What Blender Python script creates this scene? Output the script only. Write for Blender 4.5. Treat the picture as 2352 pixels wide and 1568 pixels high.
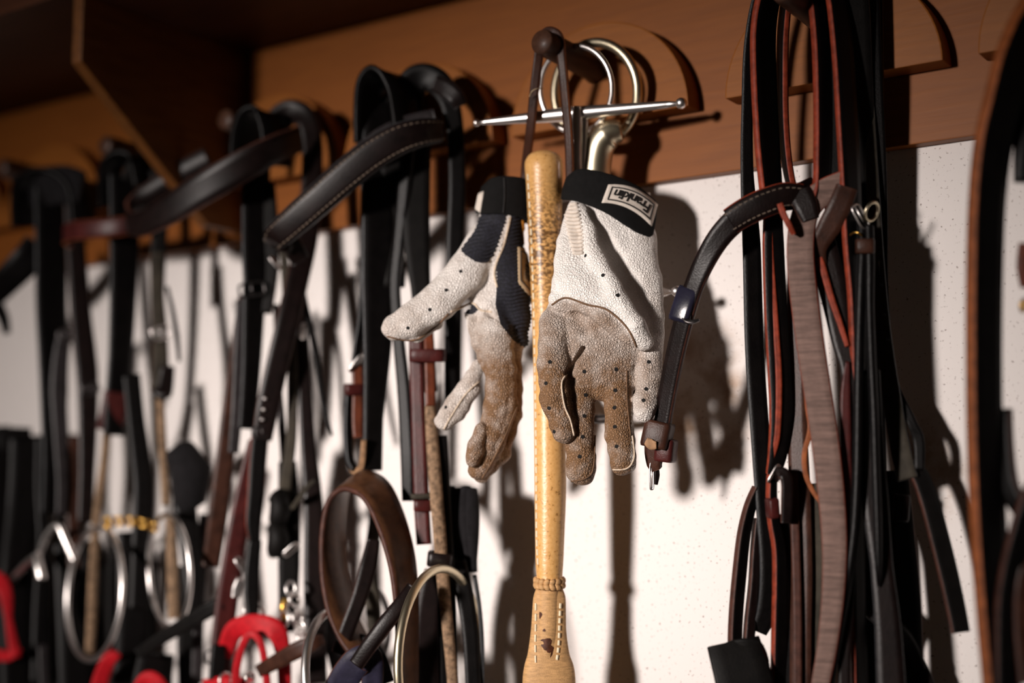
import bpy, bmesh, math, random
import numpy as np
from mathutils import Vector, Matrix
from mathutils.bvhtree import BVHTree

random.seed(4)
rng = np.random.default_rng(4)
for o in list(bpy.data.objects):
    bpy.data.objects.remove(o)
SC = bpy.context.scene
COL = SC.collection

# ------------------------------------------------------------------ camera
F = 50 / 36 * 2352
CX, CY = 1176, 784
CAM = Vector((0.55718, -0.94986, 1.30594))
XL = Vector((4751, 375, -F)).normalized()              # world X in camera (right, up, forward)
pt = math.atan2(375, F)
XC = Vector((XL.x, XL.y, -XL.z)); ZC = Vector((0, math.cos(pt), -math.sin(pt)))
YC = ZC.cross(XC)
ROT = Matrix((XC, YC, ZC))                              # camera -> world
cd = bpy.data.cameras.new('camera'); cam = bpy.data.objects.new('camera', cd); COL.objects.link(cam)
cd.lens = 50; cd.sensor_width = 36; cd.clip_start = 0.02
cam.matrix_world = Matrix.Translation(CAM) @ ROT.to_4x4()
cd.dof.use_dof = True; cd.dof.focus_distance = 0.99; cd.dof.aperture_fstop = 2.0
SC.camera = cam
RIGHT = ROT @ Vector((1, 0, 0)); UPV = ROT @ Vector((0, 1, 0)); BACK = ROT @ Vector((0, 0, 1))

# ------------------------------------------------------------------ world, lamp, exposure
w = bpy.data.worlds.new('dark_room'); SC.world = w; w.use_nodes = True
w.node_tree.nodes['Background'].inputs[0].default_value = (1, 0.72, 0.5, 1)
w.node_tree.nodes['Background'].inputs[1].default_value = 0.014
# unseen main lamp; side spots added beside it to widen the beam along the wall
for dx, ax, az, en in ((-0.68, -0.12, 1.30, 900), (-0.74, -0.62, 1.33, 390), (-0.62, 0.26, 1.33, 280)):
    ld = bpy.data.lights.new('main_and_fill_spot', 'SPOT'); lamp = bpy.data.objects.new('main_and_fill_spot', ld); COL.objects.link(lamp)
    lamp.location = (dx, -4.0, 1.66)
    lamp.rotation_euler = (Vector((ax, 0, az)) - lamp.location).to_track_quat('-Z', 'Y').to_euler()
    ld.energy = en; ld.color = (1, 0.905, 0.85); ld.spot_size = math.radians(14.8); ld.spot_blend = 1.0; ld.shadow_soft_size = 0.22
vs = SC.view_settings
vs.view_transform = 'Standard'; vs.look = 'None'; vs.gamma = 1; vs.use_curve_mapping = False; vs.exposure = 0.0

# ------------------------------------------------------------------ coordinates
def ray(px, py):
    return ROT @ Vector(((px - CX) / F, -(py - CY) / F, -1))
OUTK = [1.0]                                            # how far a bundle of straps stands off the wall
def ato(px, py, out): return at(px, py, out * OUTK[0])
def at(px, py, out):
    """the point seen at (px, py) that stands 'out' metres from the wall"""
    r = ray(px, py); t = (-out - CAM.y) / r.y
    return CAM + r * t
def atz(px, py, z):
    return CAM + ray(px, py) * z
def depth(P):
    return -(P - CAM).dot(BACK)
def pxm(P):
    return depth(P) / F                                  # metres in one pixel of the photograph at P

# ------------------------------------------------------------------ materials
def mat(name, color, rough=0.5, metal=0.0, spec=0.5, coat=0.0):
    m = bpy.data.materials.new(name); m.use_nodes = True
    b = m.node_tree.nodes['Principled BSDF']
    b.inputs['Base Color'].default_value = (*color, 1); b.inputs['Roughness'].default_value = rough
    b.inputs['Metallic'].default_value = metal; b.inputs['Specular IOR Level'].default_value = spec
    b.inputs['Coat Weight'].default_value = coat
    return m, m.node_tree.nodes, m.node_tree.links, b
def N(ns, t, **kw):
    n = ns.new(t)
    for k, v in kw.items():
        if k.startswith('i_'):
            key = k[2:]
            n.inputs[int(key) if key.isdigit() else key.replace('_', ' ')].default_value = v
        else: setattr(n, k, v)
    return n
def ramp(ns, stops):
    r = ns.new('ShaderNodeValToRGB'); e = r.color_ramp.elements
    while len(e) < len(stops): e.new(0.5)
    for q, (p, c) in zip(e, stops): q.position = p; q.color = (*c, 1)
    return r
def leather(name, c, rough=0.42, scale=90, var=0.45, bump=0.25, stretch=None, spec=0.22):
    m, ns, ls, b = mat(name, c, rough, spec=spec)
    tc = N(ns, 'ShaderNodeTexCoord'); no = N(ns, 'ShaderNodeTexNoise', i_Scale=scale, i_Detail=6.0, i_Roughness=0.65)
    src = tc.outputs['Object']
    if stretch:
        mp = N(ns, 'ShaderNodeMapping'); mp.inputs['Scale'].default_value = stretch; ls.new(src, mp.inputs[0]); src = mp.outputs[0]
    ls.new(src, no.inputs['Vector'])
    d = tuple(x * (1 - var) for x in c); l = tuple(min(1, x * (1 + var)) for x in c)
    r = ramp(ns, [(0.3, d), (0.7, l)]); ls.new(no.outputs['Fac'], r.inputs[0]); ls.new(r.outputs[0], b.inputs['Base Color'])
    n2 = N(ns, 'ShaderNodeTexNoise', i_Scale=scale * 9, i_Detail=3.0); ls.new(tc.outputs['Object'], n2.inputs['Vector'])
    bp = N(ns, 'ShaderNodeBump', i_Strength=bump, i_Distance=0.0006); ls.new(n2.outputs['Fac'], bp.inputs['Height']); ls.new(bp.outputs[0], b.inputs['Normal'])
    return m
def wood(name, c1, c2, rough, coat, axis):
    m, ns, ls, b = mat(name, c1, rough, coat=coat, spec=0.25)
    b.inputs['Coat Roughness'].default_value = 0.3
    tc = N(ns, 'ShaderNodeTexCoord'); mp = N(ns, 'ShaderNodeMapping'); mp.inputs['Scale'].default_value = axis
    no = N(ns, 'ShaderNodeTexNoise', i_Scale=14.0, i_Detail=8.0, i_Roughness=0.6, i_Distortion=0.25)
    ls.new(tc.outputs['Object'], mp.inputs[0]); ls.new(mp.outputs[0], no.inputs['Vector'])
    r = ramp(ns, [(0.3, c2), (0.68, c1)]); ls.new(no.outputs['Fac'], r.inputs[0]); ls.new(r.outputs[0], b.inputs['Base Color'])
    bp = N(ns, 'ShaderNodeBump', i_Strength=0.12, i_Distance=0.001); ls.new(no.outputs['Fac'], bp.inputs['Height']); ls.new(bp.outputs[0], b.inputs['Normal'])
    return m

M = {}
M['board'] = wood('varnished_board', (0.235, 0.070, 0.0075), (0.19, 0.054, 0.0055), 0.5, 0.03, (1.2, 14, 14))
M['plate'] = wood('bracket_wood', (0.26, 0.082, 0.009), (0.21, 0.064, 0.007), 0.5, 0.03, (2, 18, 18))
M['peg'] = wood('peg_wood', (0.075, 0.032, 0.018), (0.04, 0.017, 0.010), 0.5, 0.1, (18, 3, 18))
M['shelf'] = wood('shelf_wood', (0.09, 0.027, 0.009), (0.05, 0.015, 0.005), 0.55, 0.04, (2, 12, 12))
M['panel'] = wood('panel_wood', (0.15, 0.055, 0.012), (0.09, 0.03, 0.007), 0.55, 0.05, (14, 2, 14))
L = leather
M['black'] = L('black_leather', (0.0028, 0.0022, 0.0022), 0.42, spec=0.16)
M['black_matt'] = L('dull_black_leather', (0.004, 0.0033, 0.003), 0.6, spec=0.14)
M['choc'] = L('dark_brown_leather', (0.007, 0.0036, 0.0033), 0.38)
M['brown'] = L('brown_leather', (0.040, 0.015, 0.009), 0.42)
M['chestnut'] = L('chestnut_leather', (0.10, 0.024, 0.010), 0.4)
M['oxblood'] = L('oxblood_leather', (0.050, 0.009, 0.008), 0.4)
M['grey_leather'] = L('greyed_leather', (0.024, 0.020, 0.021), 0.4)
M['saddle'] = L('saddle_brown_leather', (0.085, 0.036, 0.017), 0.38)
M['suede'] = L('creased_leather_underside', (0.16, 0.10, 0.082), 0.7, 45, 0.4, 0.6, (1, 1, 9))
M['olive'] = L('worn_olive_webbing', (0.040, 0.033, 0.024), 0.75, 60, 0.5)
M['tan'] = L('tan_leather', (0.30, 0.17, 0.09), 0.6, 130, 0.5)
M['tan_rope'] = L('speckled_rope', (0.22, 0.14, 0.085), 0.8, 260, 0.75)
M['fuzz'] = L('black_sheepskin', (0.008, 0.007, 0.008), 0.95, 200, 0.5, 1.0)
M['edge_red'] = L('red_leather_edge', (0.22, 0.034, 0.015), 0.5, 160)
M['edge_dull'] = L('dull_brown_edge', (0.060, 0.022, 0.015), 0.5, 160)
M['edge_orange'] = L('orange_leather_edge', (0.26, 0.075, 0.022), 0.5, 160)
M['edge_grey'] = L('grey_waxed_edge', (0.030, 0.031, 0.033), 0.35, 160)
M['blue_black'] = L('shiny_blue_black_leather', (0.016, 0.015, 0.028), 0.18, 60, 0.3, 0.05)
M['red'] = L('red_nylon_web', (0.42, 0.006, 0.012), 0.55, 220, 0.25)
M['navy_web'] = L('navy_web', (0.02, 0.018, 0.035), 0.5)
M['thread'] = L('stitching_thread', (0.40, 0.30, 0.18), 0.8, 200)
M['thread_dull'] = L('grey_stitching_thread', (0.16, 0.12, 0.09), 0.8, 200)
M['thread_pale'] = L('pale_stitching_thread', (0.80, 0.68, 0.48), 0.8, 200, 0.2)
M['steel'], *_ = mat('polished_steel', (0.82, 0.78, 0.76), 0.34, 1)
M['nickel'], *_ = mat('worn_nickel', (0.66, 0.58, 0.42), 0.36, 1)
M['brass'], *_ = mat('brass', (0.72, 0.42, 0.10), 0.3, 1)
M['dark_metal'], *_ = mat('dull_dark_metal', (0.12, 0.11, 0.11), 0.4, 1)
M['hole'], *_ = mat('punched_hole', (0.004, 0.003, 0.003), 0.9)
M['stain'] = L('dark_stain_on_leather', (0.07, 0.022, 0.010), 0.5, 300, 0.6)

# wall plaster: speckled white, soft brown glove shadow painted in, plus smudges far right
m, ns, ls, b = mat('speckled_plaster', (0.8, 0.75, 0.7), 0.75)
tc = N(ns, 'ShaderNodeTexCoord')
sp = N(ns, 'ShaderNodeTexNoise', i_Scale=420.0, i_Detail=2.0, i_Roughness=0.5); ls.new(tc.outputs['Object'], sp.inputs['Vector'])
spr = ramp(ns, [(0.28, (0.28, 0.23, 0.21)), (0.368, (0.75, 0.70, 0.675))]); ls.new(sp.outputs['Fac'], spr.inputs[0])
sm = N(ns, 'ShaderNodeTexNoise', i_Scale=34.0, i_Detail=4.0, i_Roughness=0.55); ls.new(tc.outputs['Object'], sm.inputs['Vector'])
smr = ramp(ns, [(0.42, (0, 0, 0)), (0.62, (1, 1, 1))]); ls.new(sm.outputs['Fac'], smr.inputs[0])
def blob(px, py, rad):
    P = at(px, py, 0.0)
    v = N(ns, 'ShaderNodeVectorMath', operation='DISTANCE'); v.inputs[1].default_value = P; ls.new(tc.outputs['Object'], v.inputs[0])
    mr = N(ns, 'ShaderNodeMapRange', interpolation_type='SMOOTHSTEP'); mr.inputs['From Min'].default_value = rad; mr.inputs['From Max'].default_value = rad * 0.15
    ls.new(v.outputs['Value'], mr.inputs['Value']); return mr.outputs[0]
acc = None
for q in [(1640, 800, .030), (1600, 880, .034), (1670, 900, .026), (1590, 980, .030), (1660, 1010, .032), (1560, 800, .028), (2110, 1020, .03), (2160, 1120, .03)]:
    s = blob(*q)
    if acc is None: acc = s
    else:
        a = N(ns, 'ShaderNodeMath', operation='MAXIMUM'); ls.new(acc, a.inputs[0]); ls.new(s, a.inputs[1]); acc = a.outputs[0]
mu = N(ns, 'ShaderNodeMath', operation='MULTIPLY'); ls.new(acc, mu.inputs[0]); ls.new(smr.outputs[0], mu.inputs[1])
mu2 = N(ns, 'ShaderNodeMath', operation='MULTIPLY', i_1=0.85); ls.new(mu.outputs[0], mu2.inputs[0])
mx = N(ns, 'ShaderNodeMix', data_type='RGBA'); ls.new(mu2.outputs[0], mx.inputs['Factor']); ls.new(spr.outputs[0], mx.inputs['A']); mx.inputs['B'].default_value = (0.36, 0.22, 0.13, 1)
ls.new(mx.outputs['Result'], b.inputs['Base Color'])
bn = N(ns, 'ShaderNodeTexNoise', i_Scale=180.0, i_Detail=5.0); ls.new(tc.outputs['Object'], bn.inputs['Vector'])
bp = N(ns, 'ShaderNodeBump', i_Strength=0.3, i_Distance=0.001); ls.new(bn.outputs['Fac'], bp.inputs['Height']); ls.new(bp.outputs[0], b.inputs['Normal'])
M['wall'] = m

# ------------------------------------------------------------------ object helpers
def link(name, me, parent=None, mats=()):
    o = bpy.data.objects.new(name, me); COL.objects.link(o)
    for k in mats: me.materials.append(M[k] if isinstance(k, str) else k)
    if parent:
        o.parent = parent; o.matrix_parent_inverse = parent.matrix_world.inverted()
    return o
def pydata(name, vs_, fs, parent, mats, mi=None, smooth=True):
    me = bpy.data.meshes.new(name); me.from_pydata([tuple(v) for v in vs_], [], fs)
    if mi is not None: me.polygons.foreach_set('material_index', mi)
    if smooth: me.polygons.foreach_set('use_smooth', [True] * len(me.polygons))
    me.update()
    return link(name, me, parent, mats)
def thing(name, label, cat, loc, group=None):
    o = bpy.data.objects.new(name, None); COL.objects.link(o); o.location = loc; o.empty_display_size = 0.02
    o['label'] = label; o['category'] = cat
    if group: o['group'] = group
    o.matrix_world = Matrix.Translation(loc)
    return o
def prism(name, poly, lo, hi, axis, parent, mats, bevel=0.0015):
    """poly in the two other axes, extruded along axis"""
    bm = bmesh.new()
    def P(a, b, t): return {'x': (t, a, b), 'y': (a, t, b), 'z': (a, b, t)}[axis]
    v0 = [bm.verts.new(P(a, b_, lo)) for a, b_ in poly]; v1 = [bm.verts.new(P(a, b_, hi)) for a, b_ in poly]
    bm.faces.new(v0); bm.faces.new(v1); n = len(poly)
    for i in range(n): bm.faces.new((v0[i], v0[(i + 1) % n], v1[(i + 1) % n], v1[i]))
    bmesh.ops.recalc_face_normals(bm, faces=bm.faces)
    if bevel: 
        ed = [e for e in bm.edges if len(e.link_faces) == 2 and e.calc_face_angle(0) > 0.6]
        bmesh.ops.bevel(bm, geom=ed, offset=bevel, segments=2, affect='EDGES', profile=0.6)
    me = bpy.data.meshes.new(name); bm.to_mesh(me); bm.free()
    return link(name, me, parent, mats)
def catmull(P, n, closed=False):
    P = [np.array(p, float) for p in P]; k = len(P); out = []
    segs = k if closed else k - 1
    for i in range(segs):
        g = lambda j: P[j % k] if closed else P[min(max(j, 0), k - 1)]
        a, b_, c, d = g(i - 1), g(i), g(i + 1), g(i + 2)
        for s in range(n):
            t = s / n
            out.append(0.5 * (2 * b_ + (c - a) * t + (2 * a - 5 * b_ + 4 * c - d) * t * t + (3 * b_ - a - 3 * c + d) * t ** 3))
    if not closed: out.append(P[-1])
    return np.array(out)
def parse(s):
    r = []
    for q in s.split():
        a = [float(x) for x in q.split(',')]
        r.append(ato(a[0], a[1], a[2] / 1000))
    return r
def frames(C, closed=False, th=0, wd=None):
    n = len(C); out = []
    tot = n
    ths = th if hasattr(th, '__len__') else [th]
    for i in range(n):
        a = C[(i - 1) % n] if (closed or i > 0) else C[i]; b_ = C[(i + 1) % n] if (closed or i < n - 1) else C[i]
        T = Vector(b_ - a).normalized(); P = Vector(C[i])
        f = i / max(1, n - 1) * (len(ths) - 1); j = min(int(f), max(0, len(ths) - 2)); tv = ths[0] if len(ths) == 1 else ths[j] + (ths[j + 1] - ths[j]) * (f - j)
        if wd is not None:
            wv = wd(i / max(1, n - 1)) if callable(wd) else wd
            W = (wv - T * wv.dot(T)).normalized(); Nn = W.cross(T).normalized()
        else:
            V = (CAM - P).normalized(); N0 = (V - T * V.dot(T)).normalized(); W0 = T.cross(N0)
            c, s = math.cos(math.radians(tv)), math.sin(math.radians(tv))
            W = W0 * c + N0 * s; Nn = N0 * c - W0 * s
        out.append((P, T, W, Nn))
    return out
def strap(parent, name, pts, w, t, th, face, edge=None, n=7, closed=False, wd=None, dome=0.0, stitch=None, wob=0.0):
    """leather strap swept along pts; w in photo pixels, t in mm; th turns it about its length"""
    ctrl = parse(pts) if isinstance(pts, str) else pts
    C = catmull(ctrl, n, closed)
    if wob:
        ph = rng.random(3) * 6
        s = np.linspace(0, 1, len(C))[:, None]
        C = C + wob * 1e-3 * np.concatenate([np.sin(s * 9 + ph[0]), np.sin(s * 7 + ph[1]), 0 * s], 1)
    fr = frames(C, closed, th, wd)
    ws = w if hasattr(w, '__len__') else [w]
    vs_, fs, mi = [], [], []
    prof = [(-1, -.35), (-1, .35), (-.93, 1), (-.45, 1 + dome * .8), (0, 1 + dome), (.45, 1 + dome * .8), (.93, 1), (1, .35), (1, -.35), (.93, -1), (0, -1), (-.93, -1)]
    K = len(prof); emask = {0, 1, 6, 7, 8, 11}
    halfs = []
    for i, (P, T, W, Nn) in enumerate(fr):
        f = i / max(1, len(fr) - 1) * (len(ws) - 1); j = min(int(f), max(0, len(ws) - 2))
        wp = ws[0] if len(ws) == 1 else ws[j] + (ws[j + 1] - ws[j]) * (f - j)
        hw = wp * pxm(P) / 2; ht = t / 2000; halfs.append((hw, ht))
        for a, b_ in prof: vs_.append(P + W * (a * hw) + Nn * (b_ * ht))
    R = len(fr)
    for i in range(R if closed else R - 1):
        for k in range(K):
            a = i * K + k; b_ = i * K + (k + 1) % K; c = ((i + 1) % R) * K + (k + 1) % K; d = ((i + 1) % R) * K + k
            fs.append((a, b_, c, d)); mi.append(1 if k in emask and edge else 0)
    if not closed:
        fs.append(tuple(range(K))); mi.append(1 if edge else 0); fs.append(tuple(range((R - 1) * K, R * K))[::-1]); mi.append(1 if edge else 0)
    o = pydata(name, vs_, fs, parent, [face] + ([edge] if edge else []), mi)
    if stitch:
        smat, pos, pitch = stitch
        sv, sf = [], []
        L_ = 0; nxt = 0
        for i in range(R - 1):
            P, T, W, Nn = fr[i]; hw, ht = halfs[i]; seg = (fr[i + 1][0] - P).length
            while nxt < L_ + seg:
                q = (nxt - L_) / seg
                Pc = P.lerp(fr[i + 1][0], q)
                for side in (-1, 1):
                    c = Pc + W * (side * hw * pos) + Nn * (ht * 1.12)
                    l, ww, hh = pitch * .32, pitch * .10, 0.00035
                    base = len(sv)
                    for dx in (-l, l):
                        for dy in (-ww, ww):
                            for dz in (0, hh): sv.append(c + T * dx + W * dy + Nn * dz)
                    for q4 in ((0, 1, 3, 2), (4, 6, 7, 5), (0, 4, 5, 1), (2, 3, 7, 6), (1, 5, 7, 3), (0, 2, 6, 4)): sf.append(tuple(base + x for x in q4))
                nxt += pitch
            L_ += seg
        pydata('stitching', sv, sf, o, [smat], smooth=False)
    return o
def tube(parent, name, C, rad, mt, segs=12, closed=False, cap=True):
    C = [np.array(c, float) for c in C]; n = len(C); vs_, fs = [], []
    prevN = None
    for i in range(n):
        a = C[(i - 1) % n] if (closed or i > 0) else C[i]; b_ = C[(i + 1) % n] if (closed or i < n - 1) else C[i]
        T = Vector(b_ - a).normalized()
        if prevN is None:
            prevN = T.orthogonal().normalized()
        Nn = (prevN - T * prevN.dot(T)).normalized(); prevN = Nn; B = T.cross(Nn)
        r = rad[i] if hasattr(rad, '__len__') else rad
        for k in range(segs):
            an = 2 * math.pi * k / segs
            vs_.append(Vector(C[i]) + (Nn * math.cos(an) + B * math.sin(an)) * r)
    for i in range(n if closed else n - 1):
        for k in range(segs):
            fs.append((i * segs + k, i * segs + (k + 1) % segs, ((i + 1) % n) * segs + (k + 1) % segs, ((i + 1) % n) * segs + k))
    if cap and not closed:
        fs.append(tuple(range(segs))[::-1]); fs.append(tuple(range((n - 1) * segs, n * segs)))
    return pydata(name, vs_, fs, parent, [mt])
def ring(parent, name, px, py, out, b_px, ratio, sign, tube_px, mt, tilt=0, seg=48, arc=None):
    """round ring seen as an upright ellipse: b_px half height, ratio width/height"""
    P = ato(px, py, out / 1000); V = (CAM - P).normalized()
    fi = math.acos(min(1, ratio)) * sign
    r0 = UPV.cross(V).normalized(); u0 = V.cross(r0)
    ti = math.radians(tilt); r = r0 * math.cos(ti) + u0 * math.sin(ti); u = u0 * math.cos(ti) - r0 * math.sin(ti)
    side = r * math.cos(fi) - V * math.sin(fi)
    R = b_px * pxm(P)
    a0, a1 = arc or (0, 360)
    C = [P + side * (R * math.cos(a)) + u * (R * math.sin(a)) for a in [math.radians(a0 + (a1 - a0) * i / seg) for i in range(seg + (1 if arc else 0))]]
    return tube(parent, name, C, tube_px * pxm(P) / 2, mt, 12, closed=arc is None)
def band(parent, name, px, py, out, w, h, d, face, th=0, tilt=0, t=2.2, name_only=None):
    """leather keeper: a short sleeve round a strap. w,h px; d mm deep"""
    P = ato(px, py, out / 1000); s = pxm(P); V = (CAM - P).normalized()
    T = (ROT @ Vector((math.sin(math.radians(tilt)), -math.cos(math.radians(tilt)), 0))).normalized()
    N0 = (V - T * V.dot(T)).normalized(); W0 = T.cross(N0); c_, s_ = math.cos(math.radians(th)), math.sin(math.radians(th))
    W = W0 * c_ + N0 * s_; Nn = N0 * c_ - W0 * s_
    hw, hd, hh = w * s / 2, d / 2000, h * s / 2
    vs_, fs = [], []
    K = 24
    for (ex, tz) in ((1, -1), (1, -.8), (1.0, .8), (1, 1), (0, 1), (0, -1)):
        for k in range(K):
            a = 2 * math.pi * k / K; ca, sa = math.cos(a), math.sin(a); p = 0.45
            X = math.copysign(abs(ca) ** p, ca); Y = math.copysign(abs(sa) ** p, sa)
            g = (0 if ex else -t / 1000) - (0.0006 if ex and abs(tz) == 1 else 0)
            vs_.append(P + W * (X * (hw + g)) + Nn * (Y * (hd + g)) + T * (tz * hh))
    for i in range(6):
        for k in range(K): fs.append((i * K + k, i * K + (k + 1) % K, ((i + 1) % 6) * K + (k + 1) % K, ((i + 1) % 6) * K + k))
    return pydata(name, vs_, fs, parent, [face])
def buckle(parent, px, py, out, w, h, tilt, th, mt='steel', tk=5):
    P = ato(px, py, out / 1000); s = pxm(P); V = (CAM - P).normalized()
    T = (ROT @ Vector((math.sin(math.radians(tilt)), -math.cos(math.radians(tilt)), 0))).normalized()
    N0 = (V - T * V.dot(T)).normalized(); W0 = T.cross(N0); c_, s_ = math.cos(math.radians(th)), math.sin(math.radians(th))
    W = W0 * c_ + N0 * s_
    C = []
    for k in range(32):
        a = 2 * math.pi * k / 32; ca, sa = math.cos(a), math.sin(a)
        C.append(P + W * (math.copysign(abs(ca) ** .5, ca) * w * s / 2) + T * (math.copysign(abs(sa) ** .5, sa) * h * s / 2))
    o = tube(parent, 'buckle', C, tk * s / 2, mt, 8, True)
    tube(o, 'prong', [P - W * 0 - T * (h * s / 2), P + T * (h * s / 2)], tk * s * .4, mt, 8)
    return o
def lathe(parent, name, base, axis, prof, mt, segs=32, flat=None, ref=None):
    """prof: (along, radius[, half thickness]) rings about an axis"""
    A = axis.normalized(); r1 = (ref - A * ref.dot(A)).normalized(); r2 = A.cross(r1)
    vs_, fs = [], []
    for q in prof:
        l, r = q[0], q[1]; r_b = q[2] if len(q) > 2 else r
        for k in range(segs):
            a = 2 * math.pi * k / segs
            vs_.append(base + A * l + r1 * (r * math.cos(a)) + r2 * (r_b * math.sin(a)))
    for i in range(len(prof) - 1):
        for k in range(segs): fs.append((i * segs + k, i * segs + (k + 1) % segs, (i + 1) * segs + (k + 1) % segs, (i + 1) * segs + k))
    fs.append(tuple(range(segs))[::-1]); fs.append(tuple(range((len(prof) - 1) * segs, len(prof) * segs)))
    return pydata(name, vs_, fs, parent, [mt])

# ------------------------------------------------------------------ setting
def struct(o): o['kind'] = 'structure'; return o
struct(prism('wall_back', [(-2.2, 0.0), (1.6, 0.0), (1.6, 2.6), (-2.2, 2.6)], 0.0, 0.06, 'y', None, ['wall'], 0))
struct(prism('floor', [(-2.2, -2.4), (1.6, -2.4), (1.6, 0.0), (-2.2, 0.0)], -0.05, 0.0, 'z', None, ['shelf'], 0))
struct(prism('trim_1', [(-2.0, 1.551), (1.4, 1.551), (1.4, 1.734), (-2.0, 1.734)], -0.011, -0.0001, 'y', None, ['board'], 0.001))
sh = thing('shelf', 'dark brown wooden shelf above the peg board with an angled side support', 'shelf', (-0.4, -0.1, 1.74))
prism('shelf_board', [(-2.0, -0.21), (1.4, -0.21), (1.4, -0.0005), (-2.0, -0.0005)], 1.7345, 1.756, 'z', sh, ['shelf'], 0.001)
prism('support_panel', [(-0.0112, 1.7343), (-0.2025, 1.7343), (-0.2025, 1.676), (-0.0555, 1.56), (-0.0112, 1.56)], -0.4125, -0.40, 'x', sh, ['panel'], 0.0012)

# ------------------------------------------------------------------ bracket plates with pegs
BR = [(0.373, 'half-round wooden peg bracket at the right edge of the photo'),
      (0.19, 'half-round wooden peg bracket behind the red-edged black bridle'),
      (0.0, 'half-round wooden peg bracket holding the steel bits and the whip'),
      (-0.178, 'half-round wooden peg bracket between the bits and the stitched noseband'),
      (-0.345, 'half-round wooden peg bracket just right of the dark shelf support'),
      (-0.505, 'half-round wooden peg bracket partly hidden behind the dark shelf support'),
      (-0.662, 'half-round wooden peg bracket left of the dark shelf support'),
      (-0.82, 'half-round wooden peg bracket farthest to the left')]
for x, lab in BR:
    t_ = thing('peg_bracket', lab, 'bracket', (x, -0.011, 1.6), 'half-round peg brackets along the board')
    r = 0.08
    poly = [(x + r * math.cos(a), 1.6 + r * 0.98 * math.sin(a)) for a in [math.pi * i / 40 for i in range(41)]]
    prism('plate', poly, -0.031, -0.0112, 'y', t_, ['plate'], 0.0012)
    k_ = 1.0 if x >= 0 else 0.78
    prof = [(l_ * k_, r_) for l_, r_ in [(0, .0115), (.004, .0105), (.03, .010), (.070, .0096), (.0755, .0092), (.077, .0085)]]
    lathe(t_, 'peg', Vector((x, -0.0305, 1.6415)), Vector((0, -1, 0.02)), prof, 'peg', 28, ref=Vector((1, 0, 0)))

# ------------------------------------------------------------------ surface nets: smooth bodies from blended rounded limbs (in photo pixels at one depth)
def smin(a, b_, k):
    h = np.clip(0.5 + 0.5 * (b_ - a) / k, 0, 1)
    return b_ + (a - b_) * h - k * h * (1 - h)
def limb(X, Y, Z, pts, flat):
    d = None
    for (x0, y0, z0, r0), (x1, y1, z1, r1) in zip(pts[:-1], pts[1:]):
        ax, ay, az = x1 - x0, y1 - y0, (z1 - z0) / flat
        L2 = ax * ax + ay * ay + az * az + 1e-9
        px, py, pz = X - x0, Y - y0, (Z - z0) / flat
        h = np.clip((px * ax + py * ay + pz * az) / L2, 0, 1)
        e = np.sqrt((px - ax * h) ** 2 + (py - ay * h) ** 2 + (pz - az * h) ** 2) - (r0 + (r1 - r0) * h)
        e = e * (0.5 + 0.5 * flat)
        d = e if d is None else np.minimum(d, e) if False else smin(d, e, 6)
    return d
def nets(field, lo, hi, st):
    xs = [np.arange(lo[i], hi[i] + st, st) for i in range(3)]
    X, Y, Z = np.meshgrid(*xs, indexing='ij')
    S = field(X, Y, Z)
    n = S.shape; ins = S < 0
    cnt = np.zeros((n[0] - 1, n[1] - 1, n[2] - 1)); pos = np.zeros(cnt.shape + (3,))
    sl = lambda o: tuple(slice(o[i], n[i] - 1 + o[i]) for i in range(3))
    cor = [(a, b_, c) for a in (0, 1) for b_ in (0, 1) for c in (0, 1)]
    for a in cor:
        for i in range(3):
            if a[i] == 0:
                b_ = list(a); b_[i] = 1; b_ = tuple(b_)
                sa, sb = S[sl(a)], S[sl(b_)]; cr = (sa < 0) != (sb < 0)
                t = np.where(cr, sa / np.where(sa - sb == 0, 1, sa - sb), 0)
                for j in range(3): pos[..., j] += np.where(cr, a[j] + (t if j == i else 0), 0)
                cnt += cr
    act = cnt > 0; idx = -np.ones(cnt.shape, int); idx[act] = np.arange(act.sum())
    ii = np.argwhere(act); vp = ii + pos[act] / cnt[act][:, None]
    V = np.array(lo) + vp * st
    faces = []
    for i in range(3):
        j, k = (i + 1) % 3, (i + 2) % 3
        a = [slice(1, n[q] - 1) for q in range(3)]; a[i] = slice(0, n[i] - 1); b_ = list(a); b_[i] = slice(1, n[i])
        A, B = ins[tuple(a)], ins[tuple(b_)]
        for flip in (0, 1):
            e = np.argwhere((A & ~B) if flip == 0 else (~A & B))
            off = np.ones(3, int); off[i] = 0; e = e + off
            def g(dj, dk):
                q = e.copy(); q[:, j] -= dj; q[:, k] -= dk; return idx[q[:, 0], q[:, 1], q[:, 2]]
            f = np.stack([g(0, 0), g(1, 0), g(1, 1), g(0, 1)], 1)
            faces.append(f if flip == 0 else f[:, ::-1])
    return V, np.concatenate(faces)
def to_world(V, zc):
    z = zc(V[:, 1]); s = z / F
    d = z - V[:, 2] * s
    Rm = np.array(ROT)
    c = np.stack([(V[:, 0] - CX) / F * d, -(V[:, 1] - CY) / F * d, -d], 1)
    return c @ Rm.T + np.array(CAM)
def inpoly(px, py, poly):
    r = np.zeros(len(px), bool); n = len(poly)
    for i in range(n):
        x0, y0 = poly[i]; x1, y1 = poly[(i + 1) % n]
        c = ((y0 > py) != (y1 > py)) & (px < (x1 - x0) * (py - y0) / (y1 - y0 + 1e-9) + x0)
        r ^= c
    return r
def wrinkle(X, Y, Z, a, s, seed=0.0):
    return a * (np.sin(X / s + 1.7 * np.sin(Y / (s * 1.3) + seed)) * np.sin(Y / (s * .9) + 1.3 * np.sin(Z / s + X / (s * 2) + seed * 2)) + 0.6 * np.sin((X * .6 + Y * .8) / (s * .45) + 2 * np.sin((X - Y) / (s * 1.5)) + seed) * 0.5)
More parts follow.
